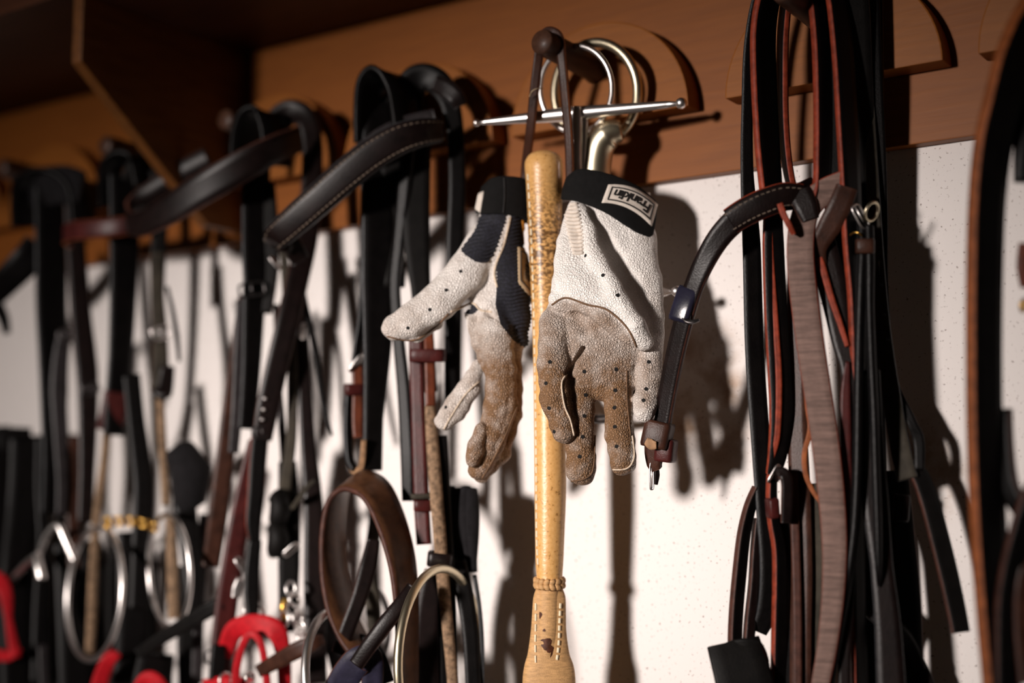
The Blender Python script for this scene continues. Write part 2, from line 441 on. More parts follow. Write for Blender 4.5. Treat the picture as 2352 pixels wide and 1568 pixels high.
def mesh_np(name, V, Fc, parent, mats, attr=None):
    me = bpy.data.meshes.new(name); me.from_pydata(V.tolist(), [], Fc.tolist())
    me.polygons.foreach_set('use_smooth', [True] * len(me.polygons))
    for k, v in (attr or {}).items():
        a = me.attributes.new(k, 'FLOAT', 'POINT'); a.data.foreach_set('value', v.astype(np.float32))
    me.update()
    return link(name, me, parent, mats)
def submesh(V, Fc, mask):
    f = Fc[mask]; u, inv = np.unique(f, return_inverse=True)
    return V[u], inv.reshape(f.shape), u
class Skin:
    def __init__(s, V, Fc): s.b = BVHTree.FromPolygons(V.tolist(), Fc.tolist())
    def hit(s, px, py, lift=0.0):
        d = ray(px, py).normalized(); h = s.b.ray_cast(CAM, d)
        if h[0] is None: return None, None
        n = h[1] if h[1].dot(d) < 0 else -h[1]
        return h[0] + n * lift, n
    def path(s, pts, lift, n=8):
        C = catmull([(a, b_, 0) for a, b_ in pts], n); out = []
        for c in C:
            p, _ = s.hit(c[0], c[1], lift)
            if p is not None: out.append(p)
        return out
def dots(parent, name, skin, pts, r_px, mt):
    vs_, fs = [], []
    for (x, y) in pts:
        p, nn = skin.hit(x, y, 0.00025)
        if p is None: continue
        e1 = nn.orthogonal().normalized(); e2 = nn.cross(e1); r = r_px * pxm(p); b0 = len(vs_); K = 10
        for k in range(K):
            a = 2 * math.pi * k / K; vs_.append(p + e1 * (r * math.cos(a)) + e2 * (r * math.sin(a)))
        for k in range(K): vs_.append(vs_[b0 + k] - nn * 0.0015)
        fs.append(tuple(range(b0, b0 + K)))
        for k in range(K): fs.append((b0 + k, b0 + K + k, b0 + K + (k + 1) % K, b0 + (k + 1) % K))
    o = pydata(name, vs_, fs, parent, [mt], smooth=False); o['kind'] = 'stuff'; return o

# glove leather: pebbled white goatskin, browned where it is dirty
def glove_leather(name, clean, dirty, cell=540.0):
    m, ns, ls, b = mat(name, clean, 0.62)
    tc = N(ns, 'ShaderNodeTexCoord'); at_ = N(ns, 'ShaderNodeAttribute', attribute_name='dirt')
    vo = N(ns, 'ShaderNodeTexVoronoi', i_Scale=cell, feature='DISTANCE_TO_EDGE'); ls.new(tc.outputs['Object'], vo.inputs['Vector'])
    no = N(ns, 'ShaderNodeTexNoise', i_Scale=75.0, i_Detail=6.0, i_Roughness=0.65); ls.new(tc.outputs['Object'], no.inputs['Vector'])
    ma = N(ns, 'ShaderNodeMath', operation='MULTIPLY_ADD', i_1=0.9, i_2=-0.45); ls.new(no.outputs['Fac'], ma.inputs[0])
    mb = N(ns, 'ShaderNodeMath', operation='MULTIPLY'); ls.new(ma.outputs[0], mb.inputs[0])
    m4 = N(ns, 'ShaderNodeMapRange', i_From_Min=0.0, i_From_Max=0.25, i_To_Min=0.10, i_To_Max=1.25); ls.new(at_.outputs['Fac'], m4.inputs['Value']); ls.new(m4.outputs[0], mb.inputs[1])
    ad = N(ns, 'ShaderNodeMath', operation='ADD', use_clamp=True); ls.new(at_.outputs['Fac'], ad.inputs[0]); ls.new(mb.outputs[0], ad.inputs[1])
    mx = N(ns, 'ShaderNodeMix', data_type='RGBA'); ls.new(ad.outputs[0], mx.inputs['Factor']); mx.inputs['A'].default_value = (*clean, 1); mx.inputs['B'].default_value = (*dirty, 1)
    # grooves between the pebbles are darker, most where the dirt value is high
    mr = N(ns, 'ShaderNodeMapRange', i_From_Min=0.0, i_From_Max=0.13, i_To_Min=0.62, i_To_Max=1.0); ls.new(vo.outputs['Distance'], mr.inputs['Value'])
    hs = N(ns, 'ShaderNodeMix', data_type='RGBA', blend_type='MULTIPLY'); hs.inputs['Factor'].default_value = 1.0
    gm = N(ns, 'ShaderNodeMapRange', i_From_Min=0.0, i_From_Max=0.6, i_To_Min=0.35, i_To_Max=1.0); ls.new(at_.outputs['Fac'], gm.inputs['Value']); ls.new(gm.outputs[0], hs.inputs['Factor'])
    ls.new(mx.outputs['Result'], hs.inputs['A']); ls.new(mr.outputs[0], hs.inputs['B']); ls.new(hs.outputs['Result'], b.inputs['Base Color'])
    mr2 = N(ns, 'ShaderNodeMapRange', i_From_Min=0.0, i_From_Max=0.3); ls.new(vo.outputs['Distance'], mr2.inputs['Value'])
    bp = N(ns, 'ShaderNodeBump', i_Strength=0.8, i_Distance=0.0007); ls.new(mr2.outputs[0], bp.inputs['Height'])
    b2 = N(ns, 'ShaderNodeBump', i_Strength=0.5, i_Distance=0.0018); ls.new(no.outputs['Fac'], b2.inputs['Height']); ls.new(bp.outputs[0], b2.inputs['Normal']); ls.new(b2.outputs[0], b.inputs['Normal'])
    return m
M['glove'] = glove_leather('white_glove_leather', (0.97, 0.92, 0.87), (0.235, 0.125, 0.058))
M['cuff'] = L('black_cuff_fabric', (0.004, 0.0036, 0.0036), 0.85, 300, 0.4, 0.5)
M['patch'] = L('white_woven_patch', (0.72, 0.64, 0.56), 0.7, 300, 0.12)
M['patch_tan'] = L('cream_woven_patch', (0.42, 0.30, 0.18), 0.7, 300, 0.15)
M['ink'], *_ = mat('black_print', (0.008, 0.007, 0.007), 0.7)
M['piping'] = L('cream_glove_piping', (0.62, 0.50, 0.38), 0.7, 300, 0.3)
M['seam'] = L('brown_glove_seam', (0.16, 0.09, 0.05), 0.8, 300, 0.4)
M['amber'] = L('amber_print', (0.50, 0.20, 0.03), 0.6, 400, 0.6)
m, ns, ls, b = mat('navy_rib_knit', (0.014, 0.014, 0.026), 0.8)
tc = N(ns, 'ShaderNodeTexCoord'); no = N(ns, 'ShaderNodeTexNoise', i_Scale=700.0, i_Detail=2.0); ls.new(tc.outputs['Object'], no.inputs['Vector'])
r_ = ramp(ns, [(0.45, (0.005, 0.005, 0.009)), (0.75, (0.022, 0.022, 0.038))]); ls.new(no.outputs['Fac'], r_.inputs[0]); ls.new(r_.outputs[0], b.inputs['Base Color'])
M['knit'] = m

def lettering(parent, text, mapper, height, mt, shear=0.18):
    """flat print: text outlines mapped onto a surface; mapper(u, v) with u in 0..1 along, v in 0..1 up"""
    cu = bpy.data.curves.new('text', 'FONT'); cu.body = text; cu.size = 1; cu.shear = shear; cu.offset = 0.028; cu.space_character = 0.95
    to = bpy.data.objects.new('text', cu); COL.objects.link(to)
    dg = bpy.context.evaluated_depsgraph_get(); ev = to.evaluated_get(dg); me = ev.to_mesh()
    bm = bmesh.new(); bm.from_mesh(me); ev.to_mesh_clear(); bpy.data.objects.remove(to); bpy.data.curves.remove(cu)
    bmesh.ops.triangulate(bm, faces=bm.faces)
    bmesh.ops.subdivide_edges(bm, edges=[e for e in bm.edges if e.calc_length() > .25], cuts=1)
    x0 = min(v.co.x for v in bm.verts); x1 = max(v.co.x for v in bm.verts); y0 = min(v.co.y for v in bm.verts); y1 = max(v.co.y for v in bm.verts)
    for v in bm.verts: v.co = mapper((v.co.x - x0) / (x1 - x0), (v.co.y - y0) / (y1 - y0))
    nm = bpy.data.meshes.new('lettering'); bm.to_mesh(nm); bm.free()
    return link('lettering', nm, parent, [mt])
def cuff_band(parent, pts, zc, tk=3.0, mt='cuff', name='cuff'):
    """closed cloth band; pts: (top x,y) (bottom x,y) w ... around the wrist"""
    top = catmull([(a, b_, w_) for a, b_, c, d, w_ in pts], 8, True); bot = catmull([(c, d, w_) for a, b_, c, d, w_ in pts], 8, True)
    n = len(top); cen = (top + bot).mean(0) / 2 + (top.mean(0) * 0)
    cen = (top.mean(0) + bot.mean(0)) / 2
    rows = []
    for f, g in ((0, 0), (.05, 1), (.3, 1.3), (.5, 1.5), (.7, 1.3), (.95, 1), (1, 0), (1, -1), (.5, -1), (0, -1)):
        q = top * (1 - f) + bot * f
        d = q - (top.mean(0) * (1 - f) + bot.mean(0) * f); d[:, 1] = 0; d /= np.linalg.norm(d, axis=1)[:, None]
        rows.append(q + d * g * tk)
    V = np.concatenate(rows); fs = []
    K = len(rows)
    for r in range(K):
        for i in range(n): fs.append((r * n + i, ((r + 1) % K) * n + i, ((r + 1) % K) * n + (i + 1) % n, r * n + (i + 1) % n))
    W = to_world(V, zc)
    o = mesh_np(name, W, np.array(fs), parent, [mt])
    return o, Skin(W, np.array(fs))
def patch_on(parent, skin, tl, tr, bl, br, mt, lift=0.0009, nu=18, nv=6, name='label_patch'):
    """a sewn patch lying on the surface below; corners in the photo"""
    def q(u, v, l=0.0):
        x = (tl[0] * (1 - u) + tr[0] * u) * (1 - v) + (bl[0] * (1 - u) + br[0] * u) * v + tl[2] * 4 * u * (1 - u)
        y = (tl[1] * (1 - u) + tr[1] * u) * (1 - v) + (bl[1] * (1 - u) + br[1] * u) * v + tl[3] * 4 * u * (1 - u)
        p, nn = skin.hit(x, y, lift + l); k_ = 0
        mx_, my_ = (tl[0] + br[0]) / 2, (tl[1] + br[1]) / 2
        while p is None and k_ < 40:
            x += (mx_ - x) * .06; y += (my_ - y) * .06; p, nn = skin.hit(x, y, lift + l); k_ += 1
        return p, nn
    g = [[q(i / nu, j / nv) for i in range(nu + 1)] for j in range(nv + 1)]
    last = None
    vs_, fs = [], []
    for row in g:
        for p, nn in row:
            if p is None: p, nn = last
            last = (p, nn); vs_.append(p)
    k = len(vs_)
    allp = [c for row in g for c in row]
    for c, v in zip(allp, list(vs_)): vs_.append(v - ((c[1] or BACK) * (lift * 1.5)))
    W_ = nu + 1
    for j in range(nv):
        for i in range(nu):
            a = j * W_ + i; fs.append((a, a + 1, a + W_ + 1, a + W_)); fs.append((k + a, k + a + W_, k + a + W_ + 1, k + a + 1))
    rim = [i for i in range(W_)] + [j * W_ + nu for j in range(1, nv + 1)] + [nv * W_ + i for i in range(nu - 1, -1, -1)] + [j * W_ for j in range(nv - 1, 0, -1)]
    for a, b_ in zip(rim, rim[1:] + rim[:1]): fs.append((a, k + a, k + b_, b_))
    o = pydata(name, vs_, fs, parent, [mt])
    return o, q

# ------------------------------------------------------------------ right glove (palm towards us, thumb folded over the palm)
ZR = lambda y: np.interp(y, [430, 750, 1050], [1.052, 1.006, 0.982])
gr = thing('batting_glove', 'white batting glove with browned palm and fingers, right of the whip', 'glove', atz(1400, 1110, 0.997))
RP = [
    ([(1402, 455, -8, 92), (1402, 560, -8, 104), (1388, 660, -8, 118), (1380, 750, -6, 126), (1382, 800, -6, 122)], .38, 14),
    ([(1460, 540, 4, 32), (1486, 640, -4, 34), (1500, 730, -4, 26), (1500, 800, 2, 24)], .8, 16),
    ([(1325, 480, 16, 22), (1308, 560, 22, 28), (1312, 640, 30, 44)], .8, 14),
    ([(1318, 590, 28, 42), (1345, 650, 42, 54), (1398, 708, 52, 44), (1448, 762, 52, 30), (1470, 782, 46, 22)], .62, 12),
    ([(1340, 490, 40, 16), (1366, 580, 64, 18), (1412, 665, 80, 18), (1462, 742, 74, 16), (1484, 782, 52, 12)], .9, 26),
    ([(1290, 690, 24, 30), (1340, 700, 44, 20)], .8, 12),
    ([(1275, 745, 6, 38), (1272, 830, 20, 38), (1275, 915, 26, 36), (1296, 990, 22, 28)], .85, 6),
    ([(1340, 790, -8, 40), (1334, 890, -4, 36), (1332, 1000, -2, 34), (1334, 1080, 0, 35)], .78, 4),
    ([(1428, 800, -6, 44), (1418, 890, 0, 35), (1424, 1000, 4, 33), (1432, 1062, 2, 31)], .8, 4),
    ([(1488, 790, 4, 34), (1494, 860, 16, 30), (1484, 920, 22, 29), (1482, 943, 26, 27)], .85, 4),
]
def fieldR(X, Y, Z):
    d = None
    for pts, fl, k in RP:
        e = limb(X, Y, Z, pts, fl); d = e if d is None else smin(d, e, k)
    hole = limb(X, Y, Z, [(1322, 735, 44, 18), (1345, 760, 40, 10)], .7)
    d = -smin(-d, hole, 8)
    gr_ = limb(X, Y, Z, [(1362, 492, 34, 8), (1400, 570, 36, 20), (1448, 650, 40, 24), (1492, 730, 40, 16), (1510, 780, 40, 6)], .9)
    d = -smin(-d, gr_, 14)
    cre = limb(X, Y, Z, [(1340, 800, 30, 7), (1305, 860, 34, 7), (1316, 960, 36, 6)], 1.6)
    d = -smin(-d, cre, 5)
    cre2 = limb(X, Y, Z, [(1458, 840, 32, 6), (1455, 900, 34, 5)], 2.0)
    d = -smin(-d, cre2, 5)
    return d + wrinkle(X, Y, Z, 1.5, 19, .4) + np.where(Y > 830, 1.6 * np.sin(Y / 5.2 + np.sin(X / 17) * 1.5) * np.clip((Y - 830) / 60, 0, 1) * .55, 0) + 1.6 * np.sin((X + .8 * Y) / 13 + np.sin(Y / 31)) * np.clip((640 - Y) / 90, 0, 1)
V, Fc = nets(fieldR, (1190, 440, -95), (1570, 1135, 125), 3.2)
dl_ = np.interp(V[:, 0], [1230, 1262, 1290, 1330, 1390, 1430, 1470, 1490, 1530], [735, 700, 688, 690, 712, 745, 800, 806, 800])
dirt = 1 / (1 + np.exp(-(V[:, 1] - dl_) / 5))
dirt = dirt * np.interp(V[:, 1], [680, 790, 900, 1120], [.70, .72, 1.0, .95]) * np.where((V[:, 0] > 1450) & (V[:, 1] > 780), np.interp(V[:, 1], [780, 880, 935, 970], [.75, .7, .5, .1]), 1)
dirt = np.maximum(dirt, np.interp(V[:, 0], [1440, 1530], [0, .22]) * (V[:, 1] > 540))
dirt = np.maximum(dirt, 0.03)
WR = to_world(V, ZR)
SR = Skin(WR, Fc)
bodyR = mesh_np('glove_body', WR, Fc, gr, ['glove'], {'dirt': dirt})
cR, SKR = cuff_band(gr, [(1302, 408, 1290, 458, 4), (1330, 388, 1322, 462, 34), (1395, 398, 1385, 486, 48), (1460, 424, 1445, 522, 40), (1508, 462, 1496, 552, 4), (1470, 440, 1455, 500, -42), (1400, 405, 1390, 470, -56), (1330, 392, 1320, 450, -40)], ZR)
pR, qR = patch_on(cR, SKR, (1397, 424, 4, -14), (1509, 470, 0, 0), (1382, 466), (1496, 520), 'patch')
def edgeq(u0, u1, v0, v1, n=14):
    L_ = [(u0 + (u1 - u0) * i / n, v0) for i in range(n)] + [(u1, v0 + (v1 - v0) * i / n) for i in range(n)] + [(u1 - (u1 - u0) * i / n, v1) for i in range(n)] + [(u0, v1 - (v1 - v0) * i / n) for i in range(n)]
    return L_
def safe(q, u, v, l):
    p, _ = q(u, v, l)
    k = 0
    while p is None and k < 20:
        u = 0.5 + (u - .5) * .95; v = .5 + (v - .5) * .95; p, _ = q(u, v, l); k += 1
    return p
tube(pR, 'printed_border', [safe(qR, u, v, .0001) for u, v in edgeq(.09, .93, .17, .84)], 0.00055, 'ink', 6, True)
lettering(pR, 'Franklin', lambda u, v: safe(qR, .88 - .72 * u, .30 + .44 * v if False else .28 + .46 * v, .0004), 1, 'ink')
dots(bodyR, 'vent_holes', SR, [(1345, 587), (1385, 632), (1419, 678), (1263, 831), (1254, 880), (1261, 937), (1273, 991), (1342, 853), (1345, 907), (1342, 955), (1338, 1003), (1331, 1048), (1415, 848), (1413, 896), (1411, 936), (1412, 980), (1416, 1025), (1490, 831), (1478, 919), (1484, 893)], 4.6, 'hole')
def seam(parent, skin, pts, r, mt, name='seam', lift=0.0002):
    p = skin.path(pts, lift)
    if len(p) > 2: return tube(parent, name, p, r, mt, 6)
seam(bodyR, SR, [(1268, 700), (1300, 684), (1350, 700), (1395, 712), (1440, 752), (1462, 796)], .0007, 'seam')
seam(bodyR, SR, [(1302, 860), (1290, 880), (1296, 930), (1310, 965), (1318, 1000)], .0007, 'piping', 'piping')
seam(bodyR, SR, [(1310, 1105), (1345, 1098), (1362, 1075), (1366, 1000)], .0006, 'seam')
seam(bodyR, SR, [(1405, 1078), (1440, 1075), (1456, 1050), (1452, 1000)], .0006, 'piping', 'piping')
seam(bodyR, SR, [(1448, 1000), (1440, 920), (1440, 850)], .0005, 'seam')
# ribbed pull tab at the wrist
tabR = None
for k in range(14):
    y = 468 + k * 8.6; hw = 13 + 6 * math.sin(math.pi * min(1, (k + 2) / 15)); cx_ = 1312 + .14 * (y - 468)
    C_ = [SR.hit(cx_ - hw + 2 * hw * j / 8, y + 2.5 * math.sin(j / 8 * 3.1), .0004)[0] for j in range(9)]
    C_ = [c for c in C_ if c is not None]
    o_ = tube(tabR or gr, 'rib' if tabR else 'ribbed_pull_tab', C_, [.0006] + [.0015] * (len(C_) - 2) + [.0006], 'patch', 8)
    tabR = tabR or o_

# ------------------------------------------------------------------ left glove (thumb side towards us)
ZLg = lambda y: np.interp(y, [430, 750, 1050], [1.085, 1.052, 1.042])
gl = thing('batting_glove', 'batting glove with navy ribbed back and outstretched thumb, left of the whip', 'glove', atz(1150, 1110, 1.055))
LP = [
    ([(1152, 470, -4, 52), (1150, 560, -4, 50), (1165, 650, -6, 52), (1180, 730, -14, 38), (1185, 780, -18, 28)], .85, 14),
    ([(1118, 545, 14, 40), (1072, 625, 22, 45), (1008, 692, 26, 43), (945, 736, 26, 39), (910, 750, 22, 31)], .75, 12),
    ([(905, 752, 18, 26), (955, 765, 12, 20), (1000, 740, 6, 18)], .8, 8),
    ([(1110, 600, 4, 36), (1105, 660, 2, 38), (1110, 700, 4, 26)], .55, 12),
    ([(1150, 640, 6, 34), (1130, 700, 12, 26), (1135, 760, 14, 40), (1150, 850, 16, 36), (1150, 935, 14, 38), (1125, 1020, 12, 34), (1100, 1075, 8, 26)], .7, 12),
    ([(1080, 725, 2, 14), (1100, 790, 4, 16), (1112, 840, 6, 10)], .5, 10),
    ([(1182, 800, -22, 18), (1186, 900, -24, 14), (1184, 950, -24, 16), (1150, 1040, -16, 22), (1105, 1095, -8, 16)], .8, 5),
    ([(1098, 840, -24, 14), (1078, 890, -22, 24), (1045, 938, -20, 29), (1022, 965, -18, 24)], .7, 8),
    ([(1105, 985, 32, 14), (1092, 1030, 34, 19), (1084, 1058, 32, 16)], .9, 5),
]
def fieldL(X, Y, Z):
    d = None
    for pts, fl, k in LP:
        e = limb(X, Y, Z, pts, fl); d = e if d is None else smin(d, e, k)
    for c in ([(1075, 705, 34, 8), (1120, 716, 34, 8), (1135, 730, 30, 4)], [(1165, 760, 46, 5), (1172, 860, 44, 5), (1168, 950, 42, 5), (1130, 1050, 38, 5)], [(1160, 560, 52, 6), (1150, 610, 54, 5)]):
        d = -smin(-d, limb(X, Y, Z, c, 1.4), 5)
    return d + wrinkle(X, Y, Z, 1.1, 23, 1.9) + np.where(Y > 740, 1.0 * np.sin(Y / 6 + np.sin(X / 11) * 2), 0)
V, Fc = nets(fieldL, (850, 440, -80), (1250, 1130, 95), 3.4)
BACKP = [(1178, 440), (1260, 440), (1260, 770), (1210, 800), (1180, 782), (1150, 745), (1138, 700), (1142, 640), (1140, 600), (1155, 560), (1174, 500)]
PANP = [(1112, 485), (1162, 485), (1150, 540), (1128, 592), (1098, 602), (1066, 582), (1062, 570), (1090, 530)]
GAPP = [(1052, 712), (1076, 698), (1092, 702), (1098, 712), (1078, 722)]
def smoothpoly(p):
    return [tuple(q[:2]) for q in catmull([(a, b_, 0) for a, b_ in p], 5, True)]
PANP = smoothpoly(PANP); GAPP = smoothpoly(GAPP)
def snap(V, poly, lim):
    n = len(poly); best = np.full(len(V), 1e9); bx = V[:, 0].copy(); by = V[:, 1].copy()
    for i in range(n):
        x0, y0 = poly[i]; x1, y1 = poly[(i + 1) % n]; dx, dy = x1 - x0, y1 - y0
        h = np.clip(((V[:, 0] - x0) * dx + (V[:, 1] - y0) * dy) / (dx * dx + dy * dy + 1e-9), 0, 1)
        qx, qy = x0 + h * dx, y0 + h * dy; d = np.hypot(V[:, 0] - qx, V[:, 1] - qy); m_ = d < best
        best[m_] = d[m_]; bx[m_] = qx[m_]; by[m_] = qy[m_]
    m_ = best < lim; V[m_, 0] = bx[m_]; V[m_, 1] = by[m_]
for p_ in (BACKP, PANP, GAPP): snap(V, p_, 2.0)
cen = V[Fc].mean(1)
back = inpoly(cen[:, 0], cen[:, 1], BACKP) | ((cen[:, 2] < -14) & (cen[:, 1] < 760) & (cen[:, 0] > 1090))
pan = inpoly(cen[:, 0], cen[:, 1], PANP) & (cen[:, 2] > -14)
gap = inpoly(cen[:, 0], cen[:, 1], GAPP) & (cen[:, 2] > -10)
back &= ~pan; kn = pan | gap
body = ~(back | kn)
VL = V.copy()
dirtv = np.interp(V[:, 1], [480, 700, 760, 860, 1110], [.14, .22, .55, .95, .9])
th_ = (V[:, 0] < 1075) & (V[:, 1] < 800)
dirtv = np.where(th_, np.interp(V[:, 0], [870, 930, 1000, 1075], [.48, .32, .22, .17]), dirtv)
dirtv = np.where((V[:, 0] < 1110) & (V[:, 1] > 815) & (V[:, 1] < 1000) & (V[:, 2] < 6), .45, dirtv)
Wl = to_world(V, ZLg); SLs = Skin(Wl, Fc)
def subobj(name, mask, mats, at_=None, disp=None):
    v, f, u = submesh(V, Fc, mask)
    if disp is not None: v = disp(v)
    return mesh_np(name, to_world(v, ZLg), f, gl, mats, {'dirt': at_[u]} if at_ is not None else None)
bodyL = subobj('glove_body', body, ['glove'], dirtv)
# knit panels: finer resampled so that the ribs are real
def ribbed(name, mask, per, ang, amp):
    v, f, u = submesh(V, Fc, mask)
    bm = bmesh.new(); vv = [bm.verts.new(x) for x in v]
    for q in f:
        try: bm.faces.new([vv[i] for i in q])
        except ValueError: pass
    bmesh.ops.subdivide_edges(bm, edges=bm.edges, cuts=1, use_grid_fill=True)
    bmesh.ops.smooth_vert(bm, verts=[v_ for v_ in bm.verts if not v_.is_boundary], factor=.5)
    bm.normal_update()
    for v_ in bm.verts:
        s = v_.co.y + ang * v_.co.x + 1.5 * math.sin(v_.co.x / 9)
        v_.co += v_.normal * (1.2 + amp * math.sin(s / per * 2 * math.pi))
    me = bpy.data.meshes.new(name); bm.to_mesh(me); bm.free()
    co = np.zeros(len(me.vertices) * 3); me.vertices.foreach_get('co', co); W = to_world(co.reshape(-1, 3), ZLg)
    me.vertices.foreach_set('co', W.ravel()); me.polygons.foreach_set('use_smooth', [True] * len(me.polygons)); me.update()
    return link(name, me, gl, ['knit'])
ribbed('knit_back', back, 8.5, .12, 1.5)
ribbed('knit_wrist_panel', pan, 8.5, .25, 1.5)
ribbed('knit_thumb_gap', gap, 7.5, -.25, 1.2)
cL, SKL = cuff_band(gl, [(1110, 425, 1094, 490, 6), (1130, 408, 1115, 492, 34), (1165, 404, 1150, 492, 42), (1205, 410, 1196, 500, 30), (1222, 430, 1222, 520, 0), (1200, 420, 1195, 505, -36), (1150, 415, 1140, 490, -40), (1118, 420, 1100, 488, -24)], ZLg)
tube(cL, 'cuff_seam', SKL.path([(1158, 408), (1159, 450), (1156, 490)], .0002), .0006, 'ink', 6)
pl_, ql_ = patch_on(cL, SKL, (1100, 446, -2, 0), (1112, 440, 0, 0), (1093, 480), (1104, 488), 'patch', nu=5, nv=6)
seam(bodyL, SLs, [(1172, 500), (1158, 560), (1142, 600), (1136, 630), (1142, 660)], .0009, 'piping', 'piping')
seam(bodyL, SLs, [(1035, 716), (1060, 706), (1075, 697), (1090, 698), (1104, 712), (1130, 716)], .0008, 'piping', 'piping')
seam(bodyL, SLs, [(890, 772), (925, 780), (960, 778), (1000, 750), (1030, 720)], .0007, 'seam')
seam(bodyL, SLs, [(1188, 930), (1160, 1000), (1130, 1060), (1105, 1100)], .0006, 'seam')
seam(bodyL, SLs, [(1105, 872), (1070, 905), (1040, 950), (1020, 985)], .0006, 'piping', 'piping')
dots(bodyL, 'vent_holes', SLs, [(1058, 623), (1025, 666), (987, 711), (937, 753), (1024, 935)], 4.2, 'hole')
pb, qb = patch_on(gl, SLs, (1188, 568, 0, 0), (1222, 578, 0, 0), (1190, 650), (1222, 690), 'patch_tan', lift=0.0018, nu=8, nv=10)
tube(pb, 'printed_border', [safe(qb, u, v, .0002) for u, v in edgeq(.14, .97, .10, .88)], 0.0005, 'ink', 6, True)
lettering(pb, 'Franklin', lambda u, v: safe(qb, .40 + .50 * v, .24 + .48 * u, .0005), 1, 'ink')
po, qo = patch_on(gl, SLs, (1196, 506, 0, 0), (1212, 512, 0, 0), (1200, 560), (1220, 575), 'amber', lift=0.0018, nu=5, nv=6, name='amber_print')

# ------------------------------------------------------------------ whip with tan leather handle, hanging by its thong
OW = 0.080
wp = thing('riding_whip', 'tan leather-covered whip handle hanging by a dark thong between the gloves', 'whip', at(1261, 1700, OW))
prof_px = [(1249, 345, 4), (1249, 348, 20), (1249, 354, 32), (1249, 364, 40), (1249, 380, 44), (1250, 420, 42), (1251, 480, 40), (1252, 560, 38), (1254, 640, 36), (1257, 720, 35.5), (1261, 850, 36), (1263, 1000, 36.5), (1264, 1120, 36.5), (1263, 1220, 34), (1262, 1290, 32), (1262, 1320, 30), (1262, 1345, 29)]
def axis_sweep(name, prof, mt, flat=1.0, segs=36, n=10, rib=None):
    C = catmull([(x, y, r) for x, y, r in prof], n); vs_, fs = [], []
    for x, y, r in C:
        P = at(x, y, OW); s = pxm(P)
        if rib: r = r + rib(y)
        for k in range(segs):
            a = 2 * math.pi * k / segs
            vs_.append(P + RIGHT * (r * s * math.cos(a)) + BACK * (r * s * flat * math.sin(a)))
    for i in range(len(C) - 1):
        for k in range(segs): fs.append((i * segs + k, i * segs + (k + 1) % segs, (i + 1) * segs + (k + 1) % segs, (i + 1) * segs + k))
    fs.append(tuple(range(segs))); fs.append(tuple(range((len(C) - 1) * segs, len(C) * segs)))
    o = pydata(name, vs_, fs, wp, [mt]); return o, Skin(np.array([tuple(v) for v in vs_]), fs_np(fs, segs))
def fs_np(fs, segs): return np.array([f for f in fs if len(f) == 4])
m, ns, ls, b = mat('tan_whip_leather', (0.45, 0.2, 0.05), 0.36)
tc = N(ns, 'ShaderNodeTexCoord'); no = N(ns, 'ShaderNodeTexNoise', i_Scale=420.0, i_Detail=3.0, i_Roughness=0.6); ls.new(tc.outputs['Object'], no.inputs['Vector'])
r_ = ramp(ns, [(0.30, (0.22, 0.09, 0.02)), (0.38, (0.64, 0.34, 0.11)), (0.75, (0.74, 0.43, 0.165))]); ls.new(no.outputs['Fac'], r_.inputs[0])
sx = N(ns, 'ShaderNodeSeparateXYZ'); ls.new(tc.outputs['Object'], sx.inputs[0])
mp = N(ns, 'ShaderNodeMapping'); mp.inputs['Scale'].default_value = (300, 300, 480); ls.new(tc.outputs['Object'], mp.inputs[0])
n2 = N(ns, 'ShaderNodeTexNoise', i_Scale=1.0, i_Detail=4.0); ls.new(mp.outputs[0], n2.inputs['Vector'])
r2 = ramp(ns, [(0.42, (0, 0, 0)), (0.58, (1, 1, 1))]); ls.new(n2.outputs['Fac'], r2.inputs[0])
z_mid = at(1252, 580, OW).z - wp.location.z * 0
mz = N(ns, 'ShaderNodeMath', operation='SUBTRACT', i_1=z_mid); ls.new(sx.outputs['Z'], mz.inputs[0])
mz2 = N(ns, 'ShaderNodeMath', operation='ABSOLUTE'); ls.new(mz.outputs[0], mz2.inputs[0])
mr = N(ns, 'ShaderNodeMapRange', i_From_Min=0.062, i_From_Max=0.015, i_To_Min=0.0, i_To_Max=0.9); ls.new(mz2.outputs[0], mr.inputs['Value'])
ml = N(ns, 'ShaderNodeMath', operation='MULTIPLY'); ls.new(mr.outputs[0], ml.inputs[0]); ls.new(r2.outputs[0], ml.inputs[1])
mx = N(ns, 'ShaderNodeMix', data_type='RGBA'); ls.new(ml.outputs[0], mx.inputs['Factor']); ls.new(r_.outputs[0], mx.inputs['A']); mx.inputs['B'].default_value = (0.075, 0.028, 0.006, 1)
ls.new(mx.outputs['Result'], b.inputs['Base Color'])
bp = N(ns, 'ShaderNodeBump', i_Strength=0.35, i_Distance=0.0008); ls.new(n2.outputs['Fac'], bp.inputs['Height']); ls.new(bp.outputs[0], b.inputs['Normal'])
M['whip'] = m
M['flap'] = L('pale_tan_leather', (0.52, 0.30, 0.13), 0.5, 160, 0.3, 0.5, (1, 1, 5))
h, SH = axis_sweep('handle', prof_px, 'whip', 1.0, 40, 10, lambda y: .7 * math.sin(y / 3.1) * max(0, 1 - abs(y - 560) / 150))
